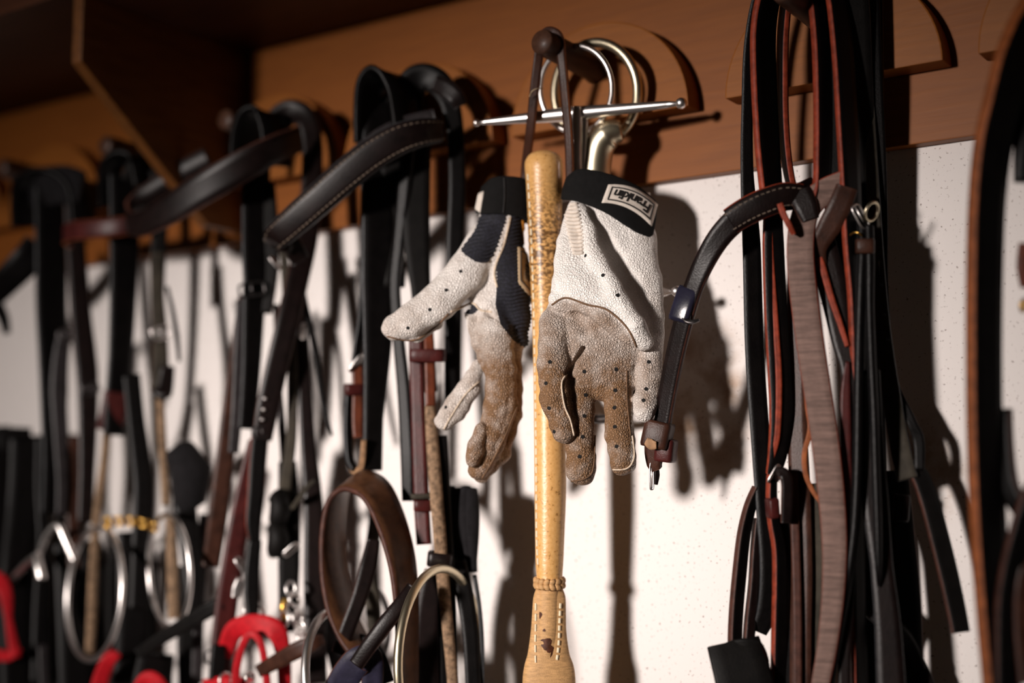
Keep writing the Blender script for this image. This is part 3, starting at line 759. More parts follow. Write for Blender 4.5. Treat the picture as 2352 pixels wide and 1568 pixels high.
def dashes(parent, skin, pts, L_px, mt, wd=1.7):
    C = catmull([(a, b_, 0) for a, b_ in pts], 30); vs_, fs = [], []
    acc_ = 0; on = True; start = C[0]
    cum = np.r_[0, np.cumsum(np.linalg.norm(np.diff(C, axis=0), axis=1))]
    s = 0
    while s + L_px < cum[-1]:
        seg = []
        for q in (s, s + L_px * .68):
            x = np.interp(q, cum, C[:, 0]); y = np.interp(q, cum, C[:, 1]); p, nn = skin.hit(x, y, .0002); seg.append((p, nn))
        s += L_px
        if seg[0][0] is None or seg[1][0] is None: continue
        (p0, n0), (p1, n1) = seg; T = (p1 - p0).normalized(); sd = T.cross(n0).normalized() * (wd * pxm(p0)); up = n0 * .0007
        b0 = len(vs_); vs_ += [p0 - sd, p0 + sd, p1 + sd, p1 - sd, p0 - sd * .5 + up, p0 + sd * .5 + up, p1 + sd * .5 + up, p1 - sd * .5 + up]
        for q4 in ((4, 5, 6, 7), (0, 1, 5, 4), (1, 2, 6, 5), (2, 3, 7, 6), (3, 0, 4, 7)): fs.append(tuple(b0 + i for i in q4))
    return pydata('stitching', vs_, fs, parent, [mt], smooth=False)
dashes(h, SH, [(1213, 400), (1222, 560), (1228, 760), (1232, 1000), (1233, 1150), (1234, 1240), (1237, 1310)], 21, 'thread_pale', 2.4)
# lower leather keeper: two flat flaps stitched round the shaft
fl_px = [(1262, 1340, 29), (1262, 1352, 31), (1262, 1372, 37), (1261, 1410, 39), (1260, 1450, 41), (1260, 1500, 48), (1261, 1530, 57), (1261, 1570, 61), (1261, 1660, 60), (1261, 1740, 40)]
fo, SF = axis_sweep('leather_flap', fl_px, 'flap', .42, 36, 8)
core, SCo = axis_sweep('shaft_sleeve', [(1260, 1342, 25), (1260, 1380, 26), (1259, 1450, 26), (1257, 1520, 25), (1256, 1548, 14)], 'flap', .86, 28, 8)
dashes(fo, SF, [(1231, 1385), (1231, 1430), (1230, 1480), (1231, 1530)], 24, 'thread_pale', 2.6)
dashes(fo, SF, [(1287, 1385), (1285, 1430), (1283, 1480), (1277, 1530)], 17, 'thread_pale', 2.8)
for px_, py_, rr, sy in [(1240, 1412, 5, 1.7), (1250, 1447, 3.4, 1), (1254, 1478, 13, 1.1), (1264, 1490, 9, 1.0), (1270, 1510, 8, 1.6), (1252, 1528, 10, 1.3), (1247, 1542, 7, 1)]:
    pts_ = []
    for k in range(14):
        a = 2 * math.pi * k / 14; jj = 1 + .18 * math.sin(3 * a + px_)
        p_, n_ = SCo.hit(px_ + rr * jj * math.cos(a), py_ + rr * sy * jj * math.sin(a), .0002)
        if p_ is None: p_, n_ = SF.hit(px_ + rr * jj * math.cos(a), py_ + rr * sy * jj * math.sin(a), .0002)
        if p_ is not None: pts_.append(p_)
    if len(pts_) > 5:
        c_ = sum(pts_, Vector()) / len(pts_); pcn, _ = SCo.hit(px_, py_, .0004)
        pydata('stain', [pcn or c_] + pts_, [(0, 1 + i, 1 + (i + 1) % len(pts_)) for i in range(len(pts_))], core, ['stain'])
# braided knot
kn_ = None
for row, (y0, y1) in enumerate(((1327, 1337), (1349, 1337))):
    for k in range(16):
        a0 = 2 * math.pi * k / 16; a1 = a0 + .42; P0 = at(1262, y0, OW); P1 = at(1262, y1, OW); s = pxm(P0); R0 = 31 * s
        C = []
        for q in range(6):
            f = q / 5; a = a0 + (a1 - a0) * f
            C.append(P0.lerp(P1, f) + RIGHT * (R0 * math.cos(a)) + BACK * (R0 * math.sin(a)))
        if kn_ is None: kn_ = tube(wp, 'braided_knot', C, [.0010, .0020, .0023, .0023, .0019, .0010], 'flap', 8)
        else: tube(kn_, 'plait', C, [.0010, .0020, .0023, .0023, .0019, .0010], 'flap', 8)
strap(wp, 'thong', '1206,470,66 1207,390,70 1218,300,84 1228,200,93 1236,135,97 1241,98,99 1253,76,98 1269,73,96 1284,88,94 1290,135,93 1298,230,90 1306,330,86 1309,430,78', [20, 20, 22, 22, 22, 24, 24, 24, 24, 22, 22, 20, 20], 3, [30, 30, 20, 10, 0, 0, 0, 0, -15, -30, -30, -20], 'brown', 'edge_orange', wob=.4)
tube(wp, 'loose_thread', catmull([at(1216, 222, .097), at(1222, 210, .1), at(1232, 204, .1), at(1247, 203, .094)], 6), .0004, 'thread', 6)

# ------------------------------------------------------------------ bits on the centre peg
ba = thing('snaffle_bit', 'bright steel full-cheek snaffle bit with long ball-ended bars on the centre peg', 'bit', at(1330, 690, .07))
ring(ba, 'ring', 1322, 205, 66, 98, .84, -1, 13, 'steel')
def bar(parent, p0, p1, r0, rm, r1, mt, ball0, ball1, mid=.5):
    A, B = at(*p0), at(*p1); s = pxm(A); n_ = 24; D = B - A; Ln = D.length
    pr = []
    for i in range(9):
        a = math.pi * i / 8 * .86; pr.append((ball0 * s * (1 - math.cos(a)), max(.0003, ball0 * s * math.sin(a))))
    for i in range(1, n_):
        f = i / n_; r = r0 + (rm - r0) * (f / mid) if f < mid else rm + (r1 - rm) * ((f - mid) / (1 - mid))
        pr.append((ball0 * s * 2 + (Ln - (ball0 + ball1) * 2 * s) * f, r * s))
    for i in range(9):
        a = math.pi * (.14 + .86 * i / 8); pr.append((Ln - ball1 * s * (1 + math.cos(a)), max(.0003, ball1 * s * math.sin(a))))
    return lathe(parent, 'cheek_bar', A, D, pr, mt, 20, ref=UPV)
bar(ba, (1087, 283, .090), (1578, 236, .052), 6, 17, 8, 'steel', 8, 13, .45)
tube(ba, 'mouthpiece', catmull([at(1326, 244, .076), at(1324, 300, .074), at(1322, 380, .07), at(1330, 470, .066), at(1350, 560, .062)], 8), [.0030 + .003 * min(1, i / 14) for i in range(33)], 'steel', 14)
tube(ba, 'mouthpiece_joint', catmull([at(1344, 250, .068), at(1340, 310, .068), at(1336, 390, .066), at(1345, 470, .062)], 8), [.0022 + .002 * min(1, i / 12) for i in range(25)], 'steel', 12)
ring(ba, 'ring', 1372, 640, 54, 70, .8, -1, 12, 'steel')
bar(ba, (1150, 694, .055), (1566, 668, .052), 6, 15, 11, 'steel', 7, 12, .55)
bb = thing('snaffle_bit', 'thick worn nickel loose-ring bit on the centre peg behind the ball-ended bit', 'bit', at(1370, 960, .05))
ring(bb, 'ring', 1368, 214, 46, 114, .83, -1, 23, 'nickel')
tube(bb, 'mouthpiece', catmull([at(1428, 300, .052), at(1402, 306, .055), at(1382, 326, .056), at(1372, 360, .056), at(1368, 420, .056), at(1372, 520, .054), at(1380, 640, .052)], 8), [.0075 + .0038 * min(1, i / 10) for i in range(49)], 'nickel', 20)
ring(bb, 'eye', 1404, 303, 53, 27, .45, 1, 14, 'nickel', 35)
ring(bb, 'ring', 1376, 845, 42, 118, .8, -1, 21, 'dark_metal')

# ------------------------------------------------------------------ bridle on the right-hand peg (black straps with red edges)
def peg(x): return (x, -0.08, 1.64)
S = strap
OUTK[0] = 0.8
b4 = thing('bridle', 'black leather bridle with red strap edges hanging right of the gloves', 'bridle', peg(.19))
S(b4, 'headpiece_strap', '1850,-90,70 1790,-90,95 1745,-20,100 1722,100,98 1716,250,94 1716,400,92 1726,560,90 1733,800,88 1746,1000,86 1757,1150,84 1768,1300,82 1762,1400,80 1742,1450,80', [30, 30, 24, 26, 26, 30, 42, 44, 44, 44, 46, 46, 40], 3.2, 14, 'black', 'edge_grey')
S(b4, 'headpiece_strap', '1840,-80,60 1790,-70,92 1764,0,102 1753,80,104 1755,200,104 1762,330,103 1770,430,102 1773,480,100', [70, 74, 78, 80, 80, 78, 70, 60], 5.0, 52, 'black', 'edge_red')
S(b4, 'cheek_strap', '1775,470,96 1776,560,94 1781,700,92 1790,850,90 1794,950,88 1786,1040,86 1774,1090,84', [40, 50, 54, 56, 56, 46, 30], 4.6, 20, 'black', 'edge_red')
S(b4, 'cheek_strap', '1768,480,97 1772,600,95 1782,750,93 1789,880,92 1785,1000,90 1771,1058,88', [8, 12, 14, 15, 14, 10], 4.0, 0, 'edge_red')
S(b4, 'loop_strap', '1860,-60,50 1815,-20,80 1800,60,86 1797,180,86 1800,300,86 1812,400,86 1832,470,88 1842,510,88', [26, 30, 34, 34, 32, 26, 18, 14], 4.4, -62, 'black', 'edge_red')
S(b4, 'side_strap', '1862,-80,90 1876,0,95 1886,100,96 1890,230,96 1890,350,96 1886,430,96 1872,470,98', [46, 48, 50, 50, 50, 46, 40], 5, 48, 'black', 'edge_red')
S(b4, 'side_strap', '1905,-80,86 1922,0,90 1936,130,90 1945,280,90 1953,430,88 1958,560,86 1968,700,82 1972,900,78 1970,1100,74 1968,1320,72 1975,1568,70 1978,1650,70', [56, 58, 60, 60, 58, 52, 46, 44, 40, 40, 44, 44], 4.6, 46, 'black', 'edge_red')
S(b4, 'black_strap', '1950,-80,80 1965,0,76 1975,200,66 1985,420,56 1995,640,52 2003,900,50 2010,1200,50 2020,1568,50 2022,1650,50', [60, 62, 60, 56, 54, 56, 60, 70, 70], 3, 8, 'black_matt', 'edge_grey')
S(b4, 'back_strap', '1925,-90,60 1930,0,60 1936,200,58 1940,400,52 1944,560,48 1946,700,46', [100, 104, 110, 104, 80, 50], 4, 0, 'black_matt')
S(b4, 'back_strap', '1985,-90,56 1990,0,56 1994,200,54 2000,420,46 2006,640,42 2014,800,42', [70, 74, 70, 60, 56, 50], 4, 0, 'black')
S(b4, 'punched_strap', '1990,150,60 1998,300,58 2004,420,56 2014,600,56 2028,760,56 2046,900,56 2068,1030,58 2085,1100,60', [26, 28, 30, 34, 36, 42, 46, 48], 3, -8, 'olive', 'edge_grey')
for q in [(2008, 500, 3.2), (2024, 653, 4.2), (2031, 721, 4.2), (2040, 779, 5), (1985, 560, 3)]:
    P_ = ato(q[0], q[1], .0595); 
    tube(b4, 'punched_hole', [P_ + BACK * -.001, P_ + BACK * .0007], q[2] * pxm(P_), 'hole', 10)
S(b4, 'thin_strap', '2005,-60,60 2012,150,58 2022,350,50 2029,500,46 2034,650,46 2050,850,46 2090,960,50 2110,1010,54 2112,1080,56', [26, 28, 26, 20, 12, 12, 22, 26, 22], 3, 0, 'black')
# wide creased strap with its underside out
S(b4, 'noseband', '1945,420,92 1900,438,97 1866,462,101 1846,500,104 1839,560,105 1843,640,105 1858,760,104 1876,880,103 1894,1000,102 1908,1120,101 1916,1240,100 1913,1360,99 1900,1480,98 1885,1568,97 1875,1640,97', [62, 62, 62, 60, 62, 64, 64, 64, 64, 62, 58, 52, 46, 42, 40], 4, [0, -5, -10, -10, -10, -10], 'suede', 'edge_red', n=10, wob=.3)
S(b4, 'noseband_end', '1945,430,96 1930,470,98 1905,520,97 1880,570,95 1890,620,90', [50, 54, 54, 40, 20], 4, 0, 'brown', 'edge_dull')
S(b4, 'inner_strap', '1870,560,94 1888,610,93 1908,680,92 1930,745,90 1946,795,88', [14, 16, 15, 13, 10], 3.5, 0, 'edge_red')
S(b4, 'inner_strap', '1880,540,90 1910,650,88 1935,780,86 1950,860,86 1946,1000,84 1948,1150,84 1950,1300,84 1940,1500,84 1940,1650,84', [70, 66, 50, 36, 30, 30, 30, 28, 28], 3, 0, 'choc')
S(b4, 'red_brown_strap', '1947,830,89 1942,900,89 1942,1000,89 1946,1120,89 1944,1260,88', [8, 22, 26, 20, 8], 3, 0, 'oxblood')
S(b4, 'rein', '1832,560,78 1830,700,78 1830,850,78 1832,1000,78 1838,1150,78 1842,1300,78 1840,1450,78 1838,1650,78', [40, 44, 44, 46, 50, 50, 50, 50], 4, -14, 'brown', 'edge_dull')
S(b4, 'rein', '1822,1080,84 1826,1200,84 1830,1330,84 1832,1450,84 1832,1650,84', [20, 20, 20, 20, 20], 4, 0, 'edge_dull')
S(b4, 'curled_strap_edge', '1842,740,88 1846,840,90 1854,930,92 1861,985,93 1848,1040,94 1850,1085,94 1864,1122,92 1886,1155,90', [8, 10, 11, 13, 12, 12, 11, 9], 4, 0, 'edge_orange')
S(b4, 'rein', '1868,1110,70 1880,1250,70 1878,1400,70 1876,1568,70 1876,1650,70', [44, 50, 50, 46, 46], 3, 0, 'olive')
# browband reaching out to the left
S(b4, 'browband', '1870,430,80 1835,448,98 1785,458,112 1735,474,120 1690,505,124 1652,545,126 1620,598,126 1593,660,124 1572,730,120 1552,810,114 1536,890,108 1524,960,104 1519,1000,102', [50, 56, 60, 62, 58, 54, 50, 46, 46, 46, 44, 42, 40], 4.6, [0, 0, 0, 0, -8, -22, -30, -32, -32, -32], 'choc', 'edge_dull', n=9)
S(b4, 'browband_sleeve', '1840,452,101 1800,452,112 1752,468,121 1712,487,126 1678,508,129', [60, 66, 68, 66, 62], 7, 0, 'choc', 'edge_red', n=10, dome=.25, stitch=('thread_dull', .62, .0036))
S(b4, 'sleeve_stub', '1792,470,122 1800,492,122 1812,516,120 1822,536,116', [14, 15, 14, 10], 6, 0, 'edge_red')
S(b4, 'sleeve_point', '1835,440,106 1850,470,106 1862,505,104', [60, 56, 40], 4, 0, 'choc', 'edge_dull')
band(b4, 'shiny_keeper', 1572, 700, 123, 52, 82, 9, 'blue_black', -24, -18)
S(b4, 'metal_tab', '1568,728,127 1578,737,128 1592,739,127 1606,735,124', [10, 11, 9, 5], 2, 30, 'dark_metal')
band(b4, 'keeper', 1511, 998, 104, 66, 62, 17, 'brown', -18, -12, 2.6)
band(b4, 'keeper', 1530, 1034, 98, 46, 52, 14, 'oxblood', -20, -6, 2.6)
S(b4, 'strap_end', '1502,968,106 1500,1010,104 1500,1040,102 1504,1065,100 1510,1078,98', [28, 38, 38, 36, 20], 5, -30, 'brown', 'edge_dull')
S(b4, 'worn_patch', '1484,1012,115 1495,1020,115.5 1508,1022,115.5', [16, 26, 16], 1.2, -18, 'tan')
buckle(b4, 1497, 1093, 101, 9, 62, 0, 20, 'steel', 4)
S(b4, 'tongue_end', '1506,1068,98 1508,1090,97 1506,1112,96', [10, 12, 6], 3, 30, 'choc')
# buckle and keeper half way down the left straps
buckle(b4, 1778, 1088, 98, 20, 46, -30, 62, 'steel', 5)
S(b4, 'strap_end', '1778,1098,92 1790,1086,98 1802,1090,100 1808,1110,99 1808,1150,97 1806,1200,94', [24, 26, 28, 28, 28, 26], 4, 10, 'choc', 'edge_dull')
S(b4, 'billet', '1773,1090,94 1772,1140,95 1776,1190,94 1790,1260,90 1793,1340,88 1792,1420,86 1790,1568,84 1790,1650,84', [20, 22, 26, 34, 38, 40, 42, 42], 5, 36, 'black', 'edge_red')
band(b4, 'keeper', 1774, 1166, 97, 26, 46, 11, 'oxblood', 20, 4)
S(b4, 'loop_strap', '1740,1120,86 1722,1165,90 1708,1230,94 1698,1320,96 1691,1400,97 1688,1470,97 1690,1520,96', [22, 26, 30, 32, 32, 32, 30], 5, 42, 'black', 'edge_dull')
S(b4, 'loop_strap', '1742,1190,82 1736,1260,84 1732,1340,85 1724,1420,86 1718,1480,88', [20, 22, 24, 26, 22], 5, 30, 'choc', 'edge_dull')
S(b4, 'black_tab', '1668,1486,104 1690,1478,106 1715,1476,104 1742,1482,98 1760,1540,92 1770,1650,88', [20, 20, 20, 20, 20, 20], 3.5, 0, 'black_matt', wd=RIGHT * .18 - UPV)
S(b4, 'wide_black_tab', '1684,1474,107 1694,1510,110 1708,1560,111 1722,1640,110', [122, 126, 132, 136], 4, [6, 6], 'black_matt', 'black')
S(b4, 'black_strap', '1800,1180,80 1806,1300,80 1808,1450,80 1806,1650,80', [44, 40, 44, 44], 3, 0, 'black')
# buckled rolled straps to the right
buckle(b4, 1976, 497, 92, 30, 58, 28, 50, 'steel', 5)
ring(b4, 'buckle_end', 2002, 486, 88, 22, .6, 1, 7, 'nickel', -20)
S(b4, 'rolled_cheekpiece', '1978,505,86 1982,560,88 1978,650,90 1974,780,90 1972,900,90 1971,1000,90 1969,1100,90 1962,1220,90 1946,1340,90 1926,1450,90 1906,1568,90 1895,1640,90', [22, 24, 22, 22, 22, 22, 22, 22, 22, 22, 22, 22], 6, 0, 'black', 'edge_grey', dome=.5)
S(b4, 'rolled_cheekpiece', '1996,520,86 1998,600,88 1998,700,88 2002,820,88 2008,950,88 2012,1080,88 2016,1200,88 2018,1300,86 2020,1340,80', [22, 22, 20, 20, 20, 20, 20, 16, 10], 6, 0, 'black', 'edge_grey', dome=.5)
band(b4, 'keeper', 1987, 566, 90, 44, 34, 13, 'brown', 0, 0)
tube(b4, 'brass_wire', catmull([ato(1953, 540, .095), ato(1962, 534, .097), ato(1972, 535, .097), ato(1979, 542, .095)], 5), .0007, 'brass', 6)
S(b4, 'dark_strap', '1995,850,80 2000,1000,80 2010,1150,80 2025,1300,80 2040,1450,80 2050,1650,80', [50, 56, 60, 50, 60, 70], 3, 0, 'choc', 'edge_grey')
OUTK[0] = 0.45
S(b4, 'dark_strap', '2060,1080,78 2068,1200,78 2080,1330,78 2088,1450,78 2092,1650,78', [50, 60, 62, 60, 62], 3, 12, 'black_matt', 'edge_dull')
band(b4, 'keeper', 2068, 1165, 86, 40, 62, 12, 'choc', 10, -4)
buckle(b4, 2090, 1078, 92, 62, 26, 28, 24, 'steel', 6)
S(b4, 'long_strap_end', '2092,1080,90 2112,1092,94 2134,1150,96 2156,1230,96 2176,1310,96 2194,1390,96 2206,1452,96', [40, 44, 46, 48, 48, 46, 44], 4, 30, 'black_matt', 'edge_dull')
S(b4, 'twisted_strap', '1985,1350,84 2000,1390,90 2030,1420,94 2062,1450,94 2090,1490,90 2110,1540,84', [40, 50, 56, 46, 40, 36], 4, [0, 40, 10], 'black')
S(b4, 'dark_strap', '2040,1430,86 2020,1480,88 2010,1568,88 2006,1650,88', [60, 60, 60, 60], 4, 0, 'black_matt')
tube(b4, 'brass_ring', catmull([ato(1976, 1400, .092), ato(1972, 1440, .094), ato(1980, 1470, .094), ato(1996, 1496, .092)], 6), .0012, 'brass', 8)
S(b4, 'dark_strap', '2100,1500,70 2130,1560,70 2150,1650,70', [24, 26, 26], 3, 0, 'choc')

# ------------------------------------------------------------------ bridle at the right edge
OUTK[0] = 1.0
b5 = thing('bridle', 'black bridle strap with orange-brown edge cut off by the right edge', 'bridle', peg(.373))
S(b5, 'headpiece', '2460,-60,90 2390,20,120 2340,120,135 2308,230,140 2282,330,142 2268,450,142 2262,600,142 2260,800,140 2262,1000,138 2270,1200,136 2284,1400,134 2300,1568,132 2306,1650,132', [120, 116, 112, 106, 96, 90, 88, 86, 86, 88, 88, 92, 92], 8, 42, 'black', 'edge_orange', n=9)
S(b5, 'cheek_strap', '2440,60,110 2400,180,120 2372,300,124 2360,420,124', [90, 90, 80, 60], 4, 0, 'black')
S(b5, 'throat_strap', '2300,940,126 2304,1030,128 2316,1110,130 2340,1160,130 2380,1200,126 2430,1230,120', [50, 50, 46, 46, 46, 46], 5, -30, 'black', 'edge_dull')
S(b5, 'throat_strap', '2400,1080,138 2366,1150,140 2342,1230,140 2322,1320,138 2312,1420,136 2312,1650,134', [44, 48, 50, 52, 54, 54], 6, 26, 'black', 'edge_dull')
S(b5, 'throat_strap', '2390,1230,134 2364,1290,134 2352,1350,134 2350,1440,132 2362,1568,130', [40, 44, 46, 46, 46], 5, 20, 'brown', 'edge_dull')
S(b5, 'hanging_keeper', '2352,560,120 2350,610,120 2356,660,118', [24, 30, 24], 8, 0, 'chestnut')
tube(b5, 'brass_stud', [at(2354, 690, .12), at(2348, 700, .124), at(2350, 712, .12)], .002, 'brass', 8)

# ------------------------------------------------------------------ bridle left of the gloves (stitched noseband)
b2 = thing('bridle', 'dark brown bridle with a stitched padded noseband jutting left of the gloves', 'bridle', peg(-.178))
S(b2, 'headpiece', '838,330,92 840,250,96 850,196,98 872,170,97 900,178,94 920,215,92 930,280,92 934,340,92', [60, 66, 78, 84, 84, 80, 76, 70], 5, 0, 'black', wd=Vector((.16, .98, -.05)))
S(b2, 'headpiece', '940,330,76 936,240,76 950,190,74 980,178,70 1012,196,66 1034,240,64 1046,310,62 1050,420,62 1046,540,62 1042,680,62 1040,820,62 1040,960,60', [70, 70, 70, 64, 60, 46, 40, 40, 40, 38, 38, 38], 4, 0, 'black', n=8)
S(b2, 'crown_lining', '905,178,74 908,220,74 910,280,74 910,345,74', [110, 120, 124, 120], 4, 0, 'black_matt')
S(b2, 'crown_buckle_flap', '1000,192,76 1024,204,76 1046,222,74 1058,244,70', [40, 44, 42, 30], 5, 0, 'choc', 'edge_grey')
S(b2, 'cheek_strap', '872,235,84 872,350,86 872,500,88 870,640,88 868,760,88 864,860,88 858,960,88 856,1080,88', [80, 82, 82, 80, 70, 58, 46, 44], 4, 14, 'black', 'edge_grey')
S(b2, 'cheek_strap', '838,245,92 838,400,92 837,600,92 832,720,92 822,790,92 816,830,92', [18, 18, 18, 18, 18, 16], 4, 20, 'black', 'edge_grey')
S(b2, 'cheek_strap', '938,330,88 928,440,88 916,560,88 907,660,88 916,780,88 928,900,88 936,1040,88 938,1150,86', [34, 30, 24, 24, 26, 30, 32, 28], 5, -20, 'black', 'edge_grey')
S(b2, 'cheek_strap', '960,330,82 955,450,82 958,560,82 966,660,82 976,780,82 984,900,82', [60, 66, 60, 46, 42, 40], 4, 0, 'black_matt')
S(b2, 'inner_cheek_strap', '905,330,80 900,500,80 905,660,80', [60, 60, 50], 3, 0, 'black_matt')
S(b2, 'noseband', '1010,300,84 970,304,100 920,318,112 860,352,122 800,398,130 745,446,136 695,490,140 650,530,142 634,544,140 626,556,130', [54, 66, 74, 76, 76, 74, 72, 66, 60, 40], 6, [0, 0, -6, -10, -10, -6, 0], 'choc', 'edge_grey', n=10, dome=.35, stitch=('thread_dull', .70, .0042))
S(b2, 'noseband_lining', '1000,270,80 940,285,92 880,312,104 830,345,112 790,372,118', [40, 44, 44, 36, 20], 4, -20, 'grey_leather', 'edge_grey')
S(b2, 'noseband_end', '632,535,130 650,560,128 672,565,120 690,600,110', [20, 36, 44, 44], 4, 0, 'choc')
buckle(b2, 818, 834, 96, 16, 46, -36, 55, 'steel', 5)
S(b2, 'billet', '820,840,92 822,900,92 821,960,92 823,1005,92', [26, 26, 26, 24], 5, 0, 'chestnut', 'edge_dull')
band(b2, 'keeper', 814, 894, 94, 46, 26, 12, 'oxblood', 10, 0)
S(b2, 'pale_rein_end', '810,1000,90 806,1050,92 812,1080,94 830,1070,96 836,1010,98', [12, 14, 16, 14, 12], 4, 0, 'tan')
S(b2, 'curved_strap', '800,905,96 798,980,97 802,1050,98 814,1078,98', [14, 16, 16, 14], 5, 30, 'black', 'edge_grey')
S(b2, 'cheekpiece', '956,760,94 957,830,94 960,930,93 964,1040,92 968,1150,91 974,1250,90', [34, 34, 34, 36, 36, 34], 5, -15, 'oxblood', 'edge_dull')
S(b2, 'cheekpiece', '982,700,88 986,800,93 988,870,93 989,932,93', [20, 24, 24, 22], 4, 0, 'chestnut')
band(b2, 'keeper', 982, 816, 94, 84, 30, 16, 'oxblood', -8, 0)
S(b2, 'speckled_rein', '988,932,90 992,1000,90 998,1080,90 1004,1160,90 1010,1230,90 1014,1290,90 1022,1380,88 1032,1480,88 1040,1568,88 1044,1650,88', [24, 28, 30, 30, 30, 30, 28, 26, 26, 26], 6, 0, 'tan_rope', dome=.5)
S(b2, 'black_rein', '1012,1000,84 1016,1100,84 1022,1250,84 1026,1400,82 1030,1568,82 1030,1650,82', [30, 34, 40, 44, 44, 44], 4, 0, 'black')
S(b2, 'dark_rein', '1000,1310,80 985,1400,80 980,1500,80 984,1650,80', [50, 60, 66, 66], 4, 0, 'choc', 'edge_dull')
S(b2, 'dark_rein', '1050,1290,76 1070,1380,76 1082,1480,76 1090,1650,76', [44, 40, 36, 36], 4, 0, 'black')
for k, (x0, x1) in enumerate(((1034, 1040), (1052, 1058), (1070, 1076), (1084, 1086))):
    tube(b2, 'sheepskin_roll', catmull([at(x0, 1118 + 5 * (k % 2), .066), at(x0 + 1, 1180, .07), at(x1, 1250, .07), at(x1 + 2, 1312, .066)], 8), [.0030 + .0026 * math.sin(math.pi * min(1, .15 + i / 24)) for i in range(25)], 'fuzz', 12)
band(b2, 'keeper', 1010, 1284, 92, 58, 32, 16, 'choc', 0, -6)
band(b2, 'green_tied_band', 968, 1138, 94, 50, 12, 12, 'olive', 0, 2)
band(b2, 'keeper', 972, 1160, 93, 44, 26, 12, 'oxblood', 0, 0)
ring(b2, 'bit_ring', 1014, 1512, 112, 204, .46, 1, 21, 'nickel', -2)
S(b2, 'thin_cheek', '1090,1320,70 1102,1400,70 1108,1500,70 1106,1650,70', [10, 10, 10, 10], 4, 0, 'edge_grey')
# wide brown loop strap in front
LB = [(905, 1600), (904, 1500), (901, 1400), (890, 1310), (866, 1225), (835, 1160), (800, 1134), (768, 1136), (745, 1170), (734, 1240), (735, 1330), (748, 1410), (768, 1470), (796, 1520)]
def loopP(dx, dy, out): return [at(x + dx, y + dy, out) for x, y in LB]
fr_, bk_ = loopP(0, 0, .135), loopP(62, -54, .098)
cen_ = [(a + b_) / 2 for a, b_ in zip(fr_, bk_)]
wv = (bk_[5] - fr_[5])
S(b2, 'wide_loop_strap', cen_, [78, 84, 92, 96, 98, 98, 98, 98, 98, 98, 96, 92, 84, 70], 4.4, 0, 'saddle', 'edge_dull', n=9, wd=wv)
S(b2, 'loop_tail', '776,1500,128 800,1440,122 826,1370,116 846,1300,110 858,1240,104', [30, 36, 36, 40, 30], 4, 0, 'choc', 'edge_dull')
S(b2, 'crossing_strap', '820,1524,146 850,1480,144 884,1434,140 915,1395,134 950,1350,124', [36, 38, 38, 36, 34], 6, 10, 'choc', 'edge_dull', dome=.3)
S(b2, 'crossing_strap', '790,1480,110 830,1470,110 868,1500,110 892,1568,108', [26, 30, 30, 30], 4, 0, 'black')
S(b2, 'shiny_folded_strap', '760,1620,140 790,1560,142 820,1520,142 846,1510,138 856,1540,134 850,1620,130', [60, 70, 70, 60, 50, 50], 5, 0, 'navy_web', 'edge_dull')
ring(b2, 'bit_ring', 792, 1570, 112, 168, .50, 1, 20, 'steel', 8)
ring(b2, 'small_ring', 850, 1440, 70, 92, .48, 1, 13, 'dark_metal', 0)
S(b2, 'dark_rein', '870,1100,72 862,1200,72 850,1290,72 856,1380,72 862,1480,72 866,1650,72', [34, 30, 30, 34, 30, 30], 4, 0, 'olive')

# ------------------------------------------------------------------ bridle by the shelf support
b1 = thing('bridle', 'dark brown bridle with a smooth noseband loop beside the shelf support', 'bridle', peg(-.345))
S(b1, 'headpiece', '560,420,80 562,330,86 580,272,88 612,262,84 630,300,82 634,380,80', [70, 76, 84, 84, 80, 76], 5, 0, 'black', wd=Vector((.2, .98, -.05)))
S(b1, 'headpiece', '636,330,66 640,280,64 668,258,60 700,270,58 716,320,56 716,420,58 706,540,66 684,640,80 660,740,90 636,840,94 616,930,96 606,985,96 602,1010,96', [60, 62, 60, 54, 48, 48, 50, 52, 52, 52, 52, 48, 44], 4, 0, 'choc', 'edge_dull', n=8)
S(b1, 'cheek_strap', '588,380,84 588,480,86 586,580,88 586,650,88 582,730,88 578,830,88 572,920,88 566,985,88', [66, 66, 62, 56, 50, 44, 40, 36], 4, 14, 'black', 'edge_grey')
S(b1, 'cheek_strap', '612,420,78 620,520,78 622,620,78 612,720,80', [40, 40, 36, 24], 4, -14, 'black_matt', 'edge_dull')
S(b1, 'grey_billet', '556,690,92 552,780,93 548,870,94 543,960,94 536,1040,93', [26, 28, 28, 26, 24], 5, 0, 'grey_leather')
S(b1, 'lower_cheek', '556,680,84 544,790,86 532,900,90 522,1000,90 512,1090,90 500,1190,88 484,1300,84', [16, 26, 36, 40, 44, 44, 40], 4, 0, 'brown')
buckle(b1, 578, 664, 94, 60, 30, 10, 10, 'dark_metal', 6)
buckle(b1, 632, 604, 94, 12, 34, 40, 60, 'steel', 5)
S(b1, 'noseband', '690,318,74 640,338,96 585,366,112 520,402,124 450,442,132 385,484,134 330,512,130 300,512,120 296,490,112 320,462,104 365,430,96 420,396,88 480,364,80', [60, 66, 70, 74, 74, 70, 62, 52, 46, 46, 50, 54, 56], 4.5, 0, 'choc', 'edge_dull', n=9, wd=Vector((.25, -.15, .95)))
buckle(b1, 602, 992, 98, 46, 26, 4, 5, 'dark_metal', 4)
for q in (915, 940, 963): 
    P_ = at(608 - (q - 915) * .13, q, .1005); tube(b1, 'eyelet', [P_ - BACK * .001, P_ + BACK * .0008], 4.5 * pxm(P_), 'steel', 10)
S(b1, 'billet', '598,995,96 592,1060,96 588,1130,96 582,1200,96 586,1245,94', [40, 40, 40, 36, 24], 4, 0, 'black', 'edge_red')
